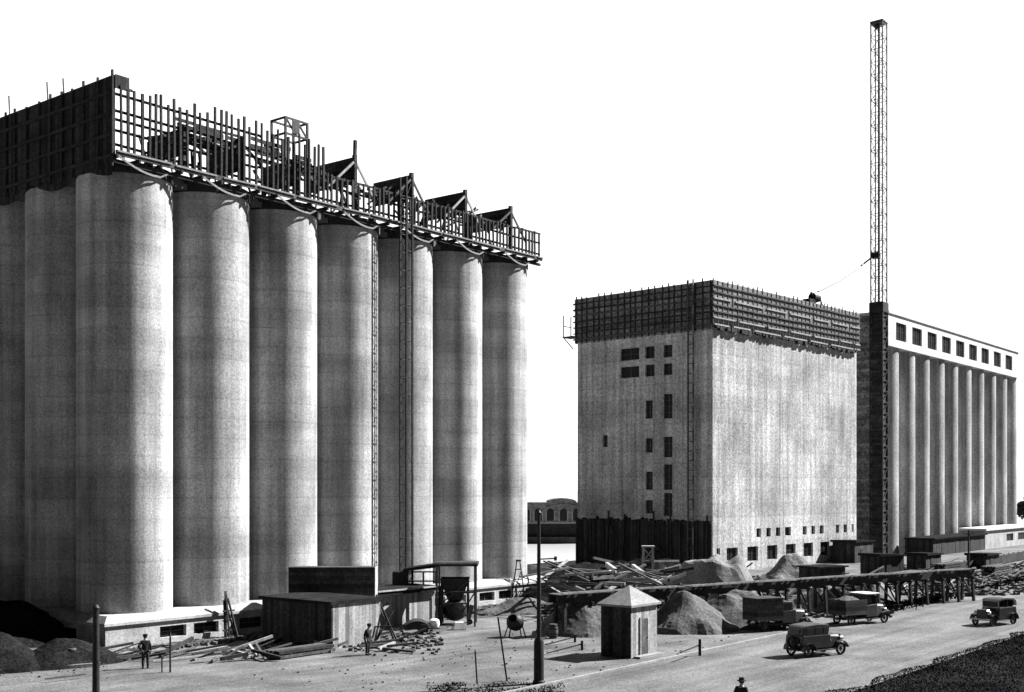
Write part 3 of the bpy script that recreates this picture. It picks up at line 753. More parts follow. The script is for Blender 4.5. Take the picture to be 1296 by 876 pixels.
m_ = MB(); m_.cyl((.72,-.04,.5),(.72,.04,.5),.2,n=16); m_.build('wheel', M['tyre'], wbw)
for sy in (-.22,.22): MB().bar((.72,sy*.3,.5),(-.9,sy*1.3,.25),.045).build('handle', M['tbrown'], wbw)
# A-frame derrick
dp = G(656,764)
dk = empty('derrick', dp, 0, 'small pale four legged derrick standing before the end of the plinth', 'derrick')
for sx in (-1,1):
    for sy in (-1,1): MB().bar((sx*.6,sy*.5,0),(sx*.12,sy*.1,3.5),.09).build('leg', M['tbrown'], dk)
m_ = MB()
for z in (1.0,2.0,2.8):
    f=1-z/3.5; a=.12+.48*f; b=.1+.4*f
    for sy in (-b,b): m_.bar((-a,sy,z),(a,sy,z),.06)
    for sx in (-a,a): m_.bar((sx,-b,z),(sx,b,z),.06)
m_.bar((-.5,-.42,.4),(.2,-.2,2.6),.05); m_.box(-.22,.22,-.2,.2,3.45,3.6); m_.build('bracing', M['tbrown'], dk)
# drum mixer on legs
mx = empty('drum_mixer', G(652,806), R(20), 'round dark mixer drum on thin legs left of the street pole', 'mixer')
m_ = MB(); m_.lathe([(.25,-.6),(.55,-.45),(.72,0),(.6,.4),(.35,.65),(.33,.66)],20); mx.scale=(.8,.8,.8); o=m_.build('drum', M['iron'], mx, smooth=True); o.location=(0,0,1.15); o.rotation_euler=(R(55),0,R(-40))
for sx,sy in ((-.7,-.5),(.7,-.5),(-.7,.5),(.7,.5)): MB().bar((sx,sy,0),(sx*.6,sy*.6,1.1),.08).build('leg', M['iron'], mx)
m_ = MB(); m_.bar((-.5,.3,.9),(.5,.3,.9),.08); m_.bar((-.5,-.3,.9),(.5,-.3,.9),.08); m_.build('frame', M['iron'], mx)
pt = empty('pole_trestle', G(487,813), .2, 'crossed dark poles propped in front of the pale boarded shed', 'trestle')
for a, b in (((-.6,-.3,0),(-.55,.3,2.6)),((.75,-.3,0),(-.5,.2,2.9)),((-.5,-.25,.2),(.55,.3,1.9)),((.6,.35,0),(-.2,.3,2.2)),((-.65,-.32,1.0),(.45,-.3,1.0))):
    MB().bar(a, b, .085).build('pole', M['tdark'], pt)
# tangle of timber leaning on the plinth
def beam(p, q, w=.12, m='tbrown', label='', group=None, name='timber'):
    o = MB().bar((0,0,0), Vector(q)-Vector(p), w, w*random.uniform(.6,1.4)).build(name, M[m], None, loc=p)
    return tag(o, label, 'timber', group)
p = LB(4.9,-3.9)
sc_ = empty('scaffold_ladder', p, ANG, 'dark bundle of upright poles leaning on the plinth between its windows', 'scaffold')
for q in range(5): MB().bar((random.uniform(-.4,.4),random.uniform(-.3,.3),0),(random.uniform(-.3,.3),.4,random.uniform(2.2,3.2)),.1).build('pole', M['tdark'], sc_)
m_ = MB()
for z in (.6,1.2,1.8): m_.bar((-.45,.2,z),(.45,.2,z),.09)
m_.build('rung', M['tdark'], sc_)

# ------------------------------------------------------------------ kiosk
kp = G(798, 834)
ki = empty('kiosk', kp, ANG, 'small square boarded kiosk with a pale pyramid roof standing alone in the yard', 'kiosk')
kl, kw, kh, ka = 2.75, 1.95, 2.85, 3.92
m_ = MB(); m_.box(0.06,kl,0,kw,0,kh); m_.build('wall', M['lightV'], ki)
MB().box(-.002,.057,-.01,kw+.01,0,kh-.02).build('shaded_side', M['boardV'], ki)  # side away from the sun: its shade is painted in with darker boards
o_ = .18; m_ = MB(); A4=[(-o_,-o_,kh-.03),(kl+o_,-o_,kh-.03),(kl+o_,kw+o_,kh-.03),(-o_,kw+o_,kh-.03)]; B4=[(x,y,z+.12) for x,y,z in A4]
m_.add(A4+B4+[(kl/2,kw/2,ka)], [(0,1,5,4),(1,2,6,5),(2,3,7,6),(3,0,4,7),(4,5,8),(5,6,8),(6,7,8),(7,4,8),(0,3,2,1)]); m_.build('roof', M['roofl'], ki)
m_ = MB(); m_.box(1.0,1.75,-.05,-.003,.05,2.1); dr = m_.build('door', M['tbrown'], ki)
MB().box(1.6,1.66,-.1,-.052,1.0,1.08).build('handle', M['iron'], dr)
MB().box(.9,1.0,-.07,-.003,0,2.2).build('door_frame', M['lightV'], ki)
m_ = MB(); m_.box(.2,kl-.2,-.5,-.05,0,.12); m_.build('step', M['kerb'], ki)

# ------------------------------------------------------------------ poles, stakes, barriers
up = G(682, 865)
po = empty('utility_pole', up, 0, 'tall dark street pole with a thick cast iron base at the roadside', 'utility pole')
m_ = MB(); m_.lathe([(.30,0),(.30,.12),(.25,.16),(.24,2.0),(.20,2.12),(.17,2.2),(.0,2.2)],20); m_.build('base', M['iron'], po, smooth=True)
m_ = MB(); m_.cyl((0,0,2.15),(0,0,8.15),.115,.075,14); m_.build('shaft', M['iron'], po, smooth=True)
m_ = MB(); z=Zat(708,up.y); m_.bar((-.05,0,z),(.85,0,z+.05),.06); m_.cyl((.8,0,z-.06),(.8,0,z+.14),.07); m_.build('bracket', M['iron'], po)
MB().lathe([(.11,8.13),(.13,8.2),(.06,8.32),(0,8.35)],14).build('finial', M['iron'], po, smooth=True)
lp = D(121.5, 50.5)
p2 = empty('utility_pole', lp, 0, 'thick dark post at the lower left before the shaded end of the plinth', 'post')
MB().cyl((0,0,0),(0,0,4.2),.16,.13,14).build('shaft', M['iron'], p2, smooth=True)
MB().lathe([(.14,4.19),(.16,4.28),(.08,4.4),(0,4.42)],14).build('cap', M['iron'], p2, smooth=True)
tp = G(1226, 755)
p3 = empty('telegraph_pole', tp, 0, 'thin dark telegraph pole standing in the yard before the far elevator annex', 'utility pole')
MB().cyl((0,0,0),(0,0,5.8),.1,.07,10).build('shaft', M['tdark'], p3)
MB().box(-.28,.28,-.28,.28,0,.35).build('footing', M['tdark'], p3)
m_ = MB(); m_.bar((-.45,0,5.45),(.45,0,5.45),.08); m_.build('crossarm', M['tdark'], p3)
def stake(px, py, ytop, w, label, dx=0.0):
    p = G(px, py); h = Zat(ytop, p.y)
    m_ = MB(); m_.bar((0,0,-.1),(dx,0,h),w); m_.bar((dx-w*.2,0,h),(dx,0,h+.05),w*.6)
    return tag(m_.build('stake', M['tdark'], None, loc=p), label, 'stake')
stake(604, 866, 824, .07, 'thin straight stake in the pale yard left of the street pole', -.1)
stake(642, 862, 782, .08, 'long thin stake leaning left beside the street pole', -.45)
stake(215.5, 851, 806, .08, 'thin upright stake before the first plinth window')
stake(205, 851, 833, .06, 'very short peg beside the man before the plinth')
stake(1266, 746, 734, .08, 'tiny stake at the far yard edge right of the telegraph pole')
stake(1168, 768, 735, .09, 'short stake beside the walkway bents near the kerb')
def barrier(px, py, ytop, pts, label):
    p = G(px, py); h = Zat(ytop, p.y)
    o = empty('barrier', p, 0, label, 'barrier')
    MB().bar((0,0,-.1),(0,0,h),.14).build('post', M['tdark'], o)
    q = G(*pts, z=.0 + (0.5 if pts[1] < py else .1)); q = q - p
    MB().bar((-.08,0,h*.62), q, .07).build('rail', M['tdark'], o)
barrier(885.7, 830, 809, (861, 826), 'short barrier post with one rail at the roadside right of the kiosk')
barrier(736.6, 823, 811, (692, 827), 'short barrier post with a low rail left of the kiosk')
barrier(727.7, 813, 803, (690, 816), 'low barrier post set behind another beside the kiosk')

# ------------------------------------------------------------------ heaps of sand and gravel
def heap(name, c, rx, ry, h, m, label, flat=0.0, rz=0.0, seed=0):
    amp = .11 if m is M['coal'] else .2
    n, k = 46, 16; vs = []; fs = []
    for j in range(k+1):
        f = j/k
        for i in range(n):
            a = 2*math.pi*i/n
            rr = f*(1+.16*mnoise.noise(Vector((math.cos(a)*1.3+seed, math.sin(a)*1.3, seed))))
            z = h*min(1.0, max(0, (1-f)/(1-flat))) if flat else h*(1-f)**.92
            x, y = rx*rr*math.cos(a), ry*rr*math.sin(a)
            z += (amp*h*mnoise.noise(Vector((x*.7, y*.7, seed))) + .06*mnoise.noise(Vector((x*3, y*3, seed))))*(1 if f < .95 else 0)
            if j == k: z = -.06
            vs.append((x, y, z))
    for j in range(k): fs += [(j*n+i, j*n+(i+1)%n, (j+1)*n+(i+1)%n, (j+1)*n+i) for i in range(n)]
    o = MB().add(vs, fs).build(name, m, None, smooth=False, loc=c); o.rotation_euler = (0,0,rz)
    return tag(o, label, 'heap')
heap('sand_heap', D(737,77.5), 3.0, 3.0, 2.5, M['gravel'], 'grey sand heap behind and left of the kiosk', 0.2, 0, 1)
heap('gravel_heap', D(868,79.0), 3.6, 3.2, 2.4, M['gravel'], 'dark gravel heap under the walkway just right of the kiosk', .15, .2, 2)
heap('gravel_heap', D(935,82.0), 4.4, 3.4, 2.1, M['gravel'], 'broad dark gravel heap behind the boxy parked lorry', .3, .4, 3)
heap('sand_heap', D(905,101), 4.6, 3.2, 3.3, M['sand'], 'pale flat topped sand heap before the corner of the working house', .55, .2, 4)
heap('sand_heap', D(1002,116), 4.4, 3.0, 3.0, M['sand'], 'pale pointed sand heap below the working house windows', .1, .2, 5)
heap('sand_heap', D(1043,92), 3.6, 2.6, 2.0, M['sand'], 'streaked pale sand heap behind the lorries below the walkway', .1, .2, 6)
heap('sand_heap', D(1105,98), 2.6, 2.0, 2.1, M['sand'], 'small bright sand heap under the walkway right of the canopied lorry', .15, .2, 7)
heap('earth_heap', D(660,90), 4.0, 2.2, 1.1, M['gravel'], 'low earth bank at the end of the near plinth', .2, .6, 8)
heap('earth_heap', D(762,100), 8.5, 5.5, 2.9, M['turf'], 'dark broad earth mound strewn with timber before the working house', .35, .5, 9)
heap('earth_heap', D(826,112), 7.0, 4.0, 2.6, M['turf'], 'dark earth mound at the shaded foot of the working house', .35, .5, 10)

# long raised walkway on bents
wa, wbp = Vector((2.6,75.4,0)), Vector((38.5,99.8,0)); wd_ = (wbp-wa); WL = wd_.length; wang = math.atan2(wd_.y, wd_.x)
tr = empty('raised_walkway', wa, wang, 'long raised plank walkway on timber bents running across the yard', 'walkway')
zw = 2.7
dk_ = MB(); x = 0
while x < WL:
    L_ = random.uniform(.24, .34)
    if random.random() > .06: dk_.box(x, x+L_-.03, -.45-random.uniform(0,.25), .45+random.uniform(0,.2), zw-.09, zw-random.uniform(0,.03))
    x += L_
dk_.build('deck', M['tbrown'], tr)
for y in (-.42, .42): MB().box(0, WL, y-.09, y+.09, zw-.62, zw-.10).build('stringer', M['tdark'], tr)
x = .3
while x < WL:
    L_ = random.uniform(2.5, 5.0); z_ = zw+random.uniform(.0,.06)
    MB().bar((x,-.62,z_),(min(x+L_,WL),-.62,z_+random.uniform(-.05,.05)),.07,.12).build('edge_board', M['tlight'], tr); x += L_+random.uniform(.2,1.6)
x = .6
while x < WL:
    m_ = MB()
    for y in (-.45,.45): m_.bar((x+random.uniform(-.1,.1),y*1.3,-.05),(x,y,zw-.62),.2)
    m_.bar((x,-.7,zw-.72),(x,.7,zw-.72),.18)
    m_.bar((x,-.55,.4),(x,.45,zw-.8),.1)
    if random.random() < .6: m_.bar((x,-.52,zw-.7),(min(x+2.1,WL),-.52,.3),.09)
    m_.build('bent', M['tdark'], tr); x += random.uniform(1.7,2.4)
# timber strewn over the mound
TG = 'loose timbers strewn over the dark mounds'
for _ in range(95):
    a = random.random(); px = random.uniform(684, 862); Y = random.uniform(86, 112)
    c = D(px, Y, 0); c.z = max(.15, Zat(random.uniform(706, 752), Y)); c.z = min(c.z, 3.1)
    an_ = random.choice((wang, wang+.3, -.6, -.5, ANG, 2.4)) + random.uniform(-.3,.3); L_ = random.uniform(.8, 2.6); ti = random.uniform(-.35,.35)
    d = Vector((math.cos(an_)*math.cos(ti), math.sin(an_)*math.cos(ti), math.sin(ti)))*L_
    if c.z - abs(d.z) < .05: d.z = (c.z-.05)*(1 if d.z>0 else -1)
    beam(c-d, c+d, random.uniform(.1,.2), random.choice(('tbrown','tbrown','tdark','tlight','tbrown')), 'loose timber beam lying among others on the dark mound behind the kiosk', TG)
for (a, b, l) in ((((768,714,98)),((779,722,95)),'short bright plank sloping down on the mound left of the pale trestle'), ((801,716,97),(816,727,94),'bright plank sloping toward the right beside the pale trestle'),
                  ((823,731,93),(836,740,90),'bright plank sloping down just above the kiosk roof'), ((768,720,99),(778,728,96),'pale bent plank lying low on the mound')):
    beam(D(a[0],a[2],Zat(a[1],a[2])), D(b[0],b[2],Zat(b[1],b[2])), .26, 'tlight', l)
# pale braced trestle on the mound
q = D(821, 104); zt_, zb_ = Zat(693,104), Zat(722,104)
ts = empty('trestle', (q.x,q.y,zb_), 0, 'pale cross braced trestle standing against the dark foot of the working house', 'trestle')
m_ = MB(); hh = zt_-zb_
for sx in (-.4,.4):
    MB().bar((sx*1.2,0,-.3),(sx,0,hh),.13).build('leg', M['tlight'], ts)
    MB().bar((sx*1.2,.9,-.3),(sx,.6,hh),.13).build('leg', M['tlight'], ts)
MB().box(-.55,.55,-.1,.75,hh,hh+.14).build('top', M['tlight'], ts)
m_ = MB(); m_.bar((-.42,-.09,hh*.45),(.4,-.09,hh-.1),.1); m_.bar((.42,-.1,hh*.45),(-.4,-.1,hh-.1),.1); m_.bar((-.5,-.09,hh*.4),(.5,-.09,hh*.4),.12); m_.build('brace', M['tlight'], ts)
# lumber stacks in the yard
def stack(px, Y, L_, w, h, rz, m, label):
    o = empty('lumber_stack', D(px,Y), rz, label, 'lumber stack'); z = 0.0; k = 0
    while z < h:
        for y in [ -w/2 + .3*i for i in range(int(w/.3)+1)]:
            MB().box(-L_/2+random.uniform(-.25,.1), L_/2+random.uniform(-.1,.25), y, y+.25, z+.06, z+.22).build('plank', M[random.choice(m)], o)
        MB().box(-L_*.3, -L_*.3+.1, -w/2, w/2+.25, z, z+.058).build('spacer', M['tdark'], o); MB().box(L_*.3, L_*.3+.1, -w/2, w/2+.25, z, z+.058).build('spacer', M['tdark'], o)
        z += .24
    return o
stack(985, 108, 6.5, 1.2, .9, wang, ('tbrown','tlight'), 'long stack of pale and brown planks below the working house windows')
stack(1035, 106, 5.0, 1.2, .7, wang, ('tlight','tbrown','tdark'), 'stack of planks beside the dark hut before the working house')
stack(720, 88, 4.5, 1.0, .9, wang, ('tbrown','tdark'), 'dark stack of planks on the mound behind the street pole')
stack(1150, 118, 5.0, 1.4, 1.2, ANG, ('tbrown','tdark'), 'dark stack of planks before the long dark shed')
stack(1200, 128, 6.0, 1.4, 1.3, ANG, ('tbrown','tdark'), 'stack of planks left of the pale annex')
stack(1262, 128, 6.0, 1.4, 1.1, ANG, ('tbrown','tdark'), 'stack of planks right of the telegraph pole')
stack(75, 75, 4.0, 1.0, .7, ANG, ('tbrown','tdark'), 'stack of planks in the shade at the lower left')
stack(382, 66.5, 4.0, .9, .45, ANG, ('tbrown','tdark'), 'low stack of planks before the black end of the shed')
def hut(px, Y, L_, dp_, h, rz, label, m='boardV'):
    o = empty('hut', D(px,Y), rz, label, 'hut')
    MB().box(0,L_,0,dp_,0,h).build('wall', M[m], o); MB().prism([(-.2,h+.004),(L_+.2,h+.004),(L_+.2,h+.12),(-.2,h+.3)],-.25,dp_+.2).build('roof', M['roof'], o)
    MB().box(L_*.3,L_*.3+.8,-.05,-.003,0,1.75).build('door', M['tdark'], o)
hut(1082, 150, 6.0, 3.0, 2.6, ANG3, 'dark boarded hut at the foot of the lattice hoist tower')
hut(1112, 126, 4.2, 2.4, 2.2, wang, 'dark boarded hut behind the walkway below the far silos')
hut(1172, 133, 5.0, 2.2, 1.9, ANG, 'low dark hut before the long dark shed')
hut(1248, 136, 5.0, 2.2, 1.7, ANG, 'low dark hut before the pale annex windows')
# dark hut
hp = D(1037, 110)
ht = empty('hut', hp, wang, 'low dark hut with a flat roof before the lower corner of the working house', 'hut')
MB().box(0,3.6,0,2.5,0,2.0).build('wall', M['boardV'], ht); MB().box(-.2,3.8,-.25,2.7,2.005,2.15).build('roof', M['roof'], ht); MB().box(.8,1.5,-.04,-.003,0,1.7).build('door', M['tdark'], ht)
# barrels and crates
def barrel(loc, label, rz=0):
    o = empty('barrel', loc, rz, label, 'barrel', 'barrels about the yard')
    MB().lathe([(0,0.01),(.24,.01),(.3,.25),(.32,.45),(.3,.65),(.24,.9),(.0,.9)],16).build('staves', M['tbrown'], o, smooth=True)
    m_ = MB()
    for z,r in ((.12,.275),(.3,.318),(.62,.318),(.8,.278)): m_.lathe([(r,z-.03),(r+.012,z-.03),(r+.012,z+.03),(r,z+.03)],16)
    m_.build('hoop', M['iron'], o); return o
barrel(G(90,842), 'wooden barrel standing in the shade left of the thick post')
barrel(D(1125,104), 'wooden barrel under the walkway near the small bright sand heap')
barrel(D(1187,108), 'wooden barrel standing by the end of the raised walkway')
barrel(G(700,808), 'wooden barrel beside the street pole before the grey sand heap')
def crate(loc, s_, rz, label, m='tbrown'):
    o = empty('crate', loc, rz, label, 'crate')
    MB().box(-s_/2,s_/2,-s_/2,s_/2,0,s_*.8).build('box', M[m], o)
    m_ = MB(); e=s_/2+.02
    for sx in (-1,1):
        for sy in (-1,1): m_.box(sx*e-.05,sx*e+.05,sy*e-.05,sy*e+.05,-.0,s_*.8+.02)
    m_.box(-e,e,-e-.052,-e-.012,s_*.3,s_*.45); m_.box(-e,e,e+.012,e+.052,s_*.3,s_*.45); m_.box(-e-.052,-e-.012,-e,e,s_*.3,s_*.45); m_.box(e+.012,e+.052,-e,e,s_*.3,s_*.45); m_.build('batten', M['tlight'], o)
crate(G(48,838), .9, .4, 'square crate with pale battens in the shade at far left')
crate(D(1068,109), .9, .3, 'square crate with pale battens just right of the dark hut')
# timbers in the shaded corner at left and along the plinth
for (n_, fn, lab, grp) in ((40, lambda: (random.uniform(2,118), random.gauss(826,16)), 'loose timber lying in the shaded corner at the lower left', 'loose timbers in the shaded corner'),
                     (36, lambda: (random.uniform(135,345), random.uniform(824,838)), 'loose timber lying along the foot of the near plinth', 'loose timbers along the plinth'),
                     (22, lambda: (random.uniform(335,520), random.uniform(808,826)), 'loose timber lying before the low sheds', 'loose timbers before the sheds'),
                     (34, lambda: (random.uniform(930,1130), random.uniform(726,772)), 'loose timber lying in the yard behind the walkway', 'loose timbers behind the walkway'),
                     (34, lambda: (random.uniform(1120,1290), random.uniform(716,745)), 'loose timber lying in the far yard before the annex', 'loose timbers before the annex')):
    for _ in range(n_):
        c = G(*fn()); a = random.choice((ANG, wang, random.random()*3)) + random.uniform(-.2,.2); far_ = 'yard' in lab; L_ = random.uniform(.5,1.6)*(1.6 if far_ else 1)
        d = Vector((math.cos(a), math.sin(a), 0))*L_; z0_ = random.uniform(.08,.2); z1_ = z0_ + (random.random()**2)*(1.8 if far_ else .8)
        beam(Vector((c.x-d.x,c.y-d.y,z0_)), Vector((c.x+d.x,c.y+d.y,z1_)), random.uniform(.08,.17), random.choice(('tbrown','tdark','tdark','tlight','tbrown')), lab, grp)
heap('coal_heap', D(-4,69), 6.4, 3.8, 2.7, M['coal'], 'large black coal heap in the shade at the left edge', .25, .8, 11)
heap('coal_heap', D(84,63.5), 3.4, 2.2, 1.3, M['coal'], 'smaller black coal heap left of the thick dark post', .2, .6, 12)
heap('coal_heap', D(-10,62), 3.6, 2.6, 1.7, M['coal'], 'low black coal heap cut off by the lower left edge', .2, .3, 13)
# rubble, one mass
rbm = MB()
def stone(p, s_):
    vs = []
    for sx in (-1,1):
        for sy in (-1,1):
            for sz in (-1,1): vs.append(p + Vector((sx*random.uniform(.5,1), sy*random.uniform(.5,1), sz*random.uniform(.4,.9)+.3))*s_)
    rbm.add(vs, [(0,1,3,2),(4,6,7,5),(0,4,5,1),(2,3,7,6),(0,2,6,4),(1,5,7,3)])
def rub(n_, fn, a, b):
    for _ in range(n_): stone(fn(), random.uniform(a,b))
rub(1500, lambda: LB(random.uniform(-3.5,12), -3.3-abs(random.gauss(0,.7))), .05, .2)
rub(500, lambda: LB(random.uniform(20,38), -3.3-abs(random.gauss(0,1.2))), .05, .22)
rub(500, lambda: G(random.uniform(-10,140), random.gauss(832,10)), .02, .08)
rub(600, lambda: G(random.uniform(330,560), random.gauss(812,6)), .05, .16)
rub(1600, lambda: D(random.uniform(684,870), random.uniform(83,125)), .06, .3)
rub(1800, lambda: D(random.uniform(880,1130), random.uniform(86,126)), .06, .28)
rub(1800, lambda: D(random.uniform(1090,1300), random.uniform(104,146)), .06, .3)
rub(900, lambda: along(RP, random.uniform(-50,60), random.uniform(-14,-.3), 0), .02, .07)
tag(rbm.build('rubble', M['rubble']), 'broken stone and rubble scattered about the building yard', 'rubble', kind='stuff')
# low dark fence in the far yard
fn_ = empty('board_fence', G(1205,726), math.atan2(*( (G(1296,709)-G(1205,726)).yx )), 'low dark board fence before the annex of the far elevator', 'fence')
Lf = (G(1300,708)-G(1205,726)).length
MB().box(0,Lf,-.02,.02,.1,1.15).build('boards', M['boardV'], fn_)
x = 0
while x < Lf: MB().box(x,x+.12,.03,.13,0,1.25).build('post', M['tdark'], fn_); x += 2.4

# ------------------------------------------------------------------ vehicles (local x forward, y left)
def wheel(par, x, y, r=.36, w=.13, spokes=10):
    o = bpy.data.objects.new('wheel', None); COL.objects.link(o); o.parent = par; o.location = (x, y, r)
    t_ = MB(); n = 24; prof = [(r-.09,-w/2),(r-.02,-w/2),(r,-w/4),(r,w/4),(r-.02,w/2),(r-.09,w/2)]
    vs=[];fs=[]
    for k,(rr,yy) in enumerate(prof):
        vs += [(rr*math.cos(2*math.pi*i/n), yy, rr*math.sin(2*math.pi*i/n)) for i in range(n)]
    for k in range(len(prof)): 
        k2=(k+1)%len(prof); fs += [(k*n+i,k*n+(i+1)%n,k2*n+(i+1)%n,k2*n+i) for i in range(n)]
    t_.add(vs,fs).build('tyre', M['tyre'], o, smooth=True)
    r_ = MB(); r_.cyl((0,-w*.5,0),(0,w*.5,0),.07,n=12)
    for i in range(spokes): a=2*math.pi*i/spokes; r_.bar((0.05*math.cos(a),0,.05*math.sin(a)),((r-.08)*math.cos(a),0,(r-.08)*math.sin(a)),.03)
    r_.build('rim', M['steel'], o); return o
def fender(par, x, y, r, w, a0, a1, m):
    m_ = MB(); n=12
    for i in range(n):
        t0=R(a0+(a1-a0)*i/n); t1=R(a0+(a1-a0)*(i+1)/n)
        for rr in (r,):
            p=[(x+rr*math.cos(t0),y-w/2,.36+rr*math.sin(t0)),(x+rr*math.cos(t1),y-w/2,.36+rr*math.sin(t1)),(x+rr*math.cos(t1),y+w/2,.36+rr*math.sin(t1)),(x+rr*math.cos(t0),y+w/2,.36+rr*math.sin(t0))]
            q=[(a,b,c-.025) for a,b,c in p]
            m_.add(p+q,[(0,1,2,3),(7,6,5,4),(0,4,5,1),(2,6,7,3),(1,5,6,2),(3,7,4,0)])
    m_.build('fender', m, par, smooth=True)
def front_end(par, m, xh0, xh1, hz=1.15, hwid=.42):
    h_ = MB(); rows=[]
    for x, ww, zz in ((xh0,hwid+.12,hz+.05),(xh0+(xh1-xh0)*.5,hwid+.04,hz+.01),(xh1,hwid-.06,hz-.03)):
        rows.append([(x,-ww,.5),(x,-ww,zz-.12),(x,-ww*.7,zz-.02),(x,0,zz+.02),(x,ww*.7,zz-.02),(x,ww,zz-.12),(x,ww,.5)])
    for a,b in zip(rows,rows[1:]):
        for q in range(6): h_.quad(a[q],b[q],b[q+1],a[q+1])
    h_.add(rows[-1],[tuple(range(7))]); h_.build('hood', m, par)
    MB().box(xh1+.002,xh1+.06,-hwid+.04,hwid-.04,.48,hz-.02).build('radiator', M['steel'], par, bevel=.02)
    for sy in (-.48,.48):
        g_ = MB(); g_.lathe([(0,-.12),(.1,-.1),(.13,.0),(.135,.06),(0,.075)],14); o=g_.build('headlight', M['chrome'], par, smooth=True); o.location=(xh1-.05,sy,.92); o.rotation_euler=(0,R(90),0)
    b_ = MB(); b_.bar((xh1+.32,-.75,.48),(xh1+.32,.75,.48),.05,.1); b_.bar((xh1-.1,-.4,.45),(xh1+.32,-.4,.48),.05); b_.bar((xh1-.1,.4,.45),(xh1+.32,.4,.48),.05); b_.build('bumper', M['chrome'], par)
def chassis(par, xr, xf, m=None):
    MB().box(xr-.5,xf+.1,-.4,.4,.36,.47).build('chassis', M['iron'], par)
    for x in (xr,xf):
        for sy in (-.66,.66): wheel(par,x,sy)
def sedan(loc, rz, label, soft=False):
    o = empty('parked_car' if False else 'motor_car', loc, rz, label, 'car')
    m = M['paint']
    body = MB(); zr = 1.78
    prof = [(-1.55,.48),(-1.68,.8),(-1.62,1.2),(-1.5,1.22),(.45,1.22),(.55,1.12),(.58,.48)]
    body.prism(prof,-.66,.66); body.build('body', m, o, bevel=.05)
    top = MB()
    if not soft:
        top.prism([(-1.60,1.2),(-1.5,1.62),(-1.3,1.76),(-.4,1.82),(.3,1.78),(.5,1.7),(.42,1.2)],-.62,.62); top.build('cabin', m, o, bevel=.06)
        for sy in (-.635,.62):
            for (xa,xb) in ((-1.3,-.72),(-.62,-.08),(.0,.33)): MB().box(xa,xb,sy,sy+.015,1.27,1.62).build('window', M['carglass'], o, bevel=.004)
        MB().box(-.35,.35,0,.012,0,.26).build('rear_window', M['carglass'], o).matrix_local = Matrix.Translation((-1.575,-.0,1.32)) @ Matrix.Rotation(R(90),4,'Z') @ Matrix.Rotation(R(-12),4,'X')
        w_ = MB().box(-.52,.52,0,.012,0,.36).build('windscreen', M['carglass'], o); w_.matrix_local = Matrix.Translation((.478,0,1.27)) @ Matrix.Rotation(R(-90),4,'Z') @ Matrix.Rotation(R(0),4,'X')
    else:
        t2 = MB(); t2.prism([(-1.7,1.28),(-1.62,1.62),(-1.3,1.78),(-.4,1.84),(.35,1.8),(.52,1.72),(.5,1.64),(.3,1.71),(-.4,1.75),(-1.25,1.68),(-1.4,1.3)],-.64,.64); t2.build('soft_top', M['cloth'], o)
        for sy in (-.6,.6):
            for x in (-.55,.48): MB().bar((x,sy,1.2),(x,sy,1.72),.04).build('hoop', M['iron'], o)
        w_ = MB(); w_.box(.5,.515,-.56,.56,1.22,1.66); w_.build('windscreen', M['carglass'], o)
        f_ = MB(); f_.bar((.52,-.58,1.22),(.52,.58,1.22),.05,.07); f_.bar((.52,-.58,1.67),(.52,.58,1.67),.05); f_.bar((.52,-.58,1.22),(.52,-.58,1.67),.05); f_.bar((.52,.58,1.22),(.52,.58,1.67),.05); f_.build('windscreen_frame', M['chrome'], o)
        for x in (-1.0,.0): m_=MB(); m_.box(x-.25,x+.3,-.55,.55,.9,1.25); m_.box(x-.35,x-.24,-.55,.55,.9,1.5); m_.build('seat', M['cloth'], o)
    front_end(o, m, .58, 1.55)
    chassis(o, -1.2, 1.3)
    for sy in (-.7,.7):
        fender(o, 1.3, sy, .46, .26, 10, 165, m); fender(o, -1.2, sy, .46, .26, 5, 178, m)
        MB().box(-.75,.85,sy-.13,sy+.13,.36,.4).build('running_board', M['iron'], o)
    sp = wheel(o, -1.85, 0, .34); sp.rotation_euler = (0,0,R(90)); sp.location=(-1.80,0,.85)
    for sy in (-.5,.5):
        g_=MB(); g_.cyl((-1.72,sy,.75),(-1.78,sy,.75),.05,n=10); g_.build('tail_light', M['chrome'], o)
    return o
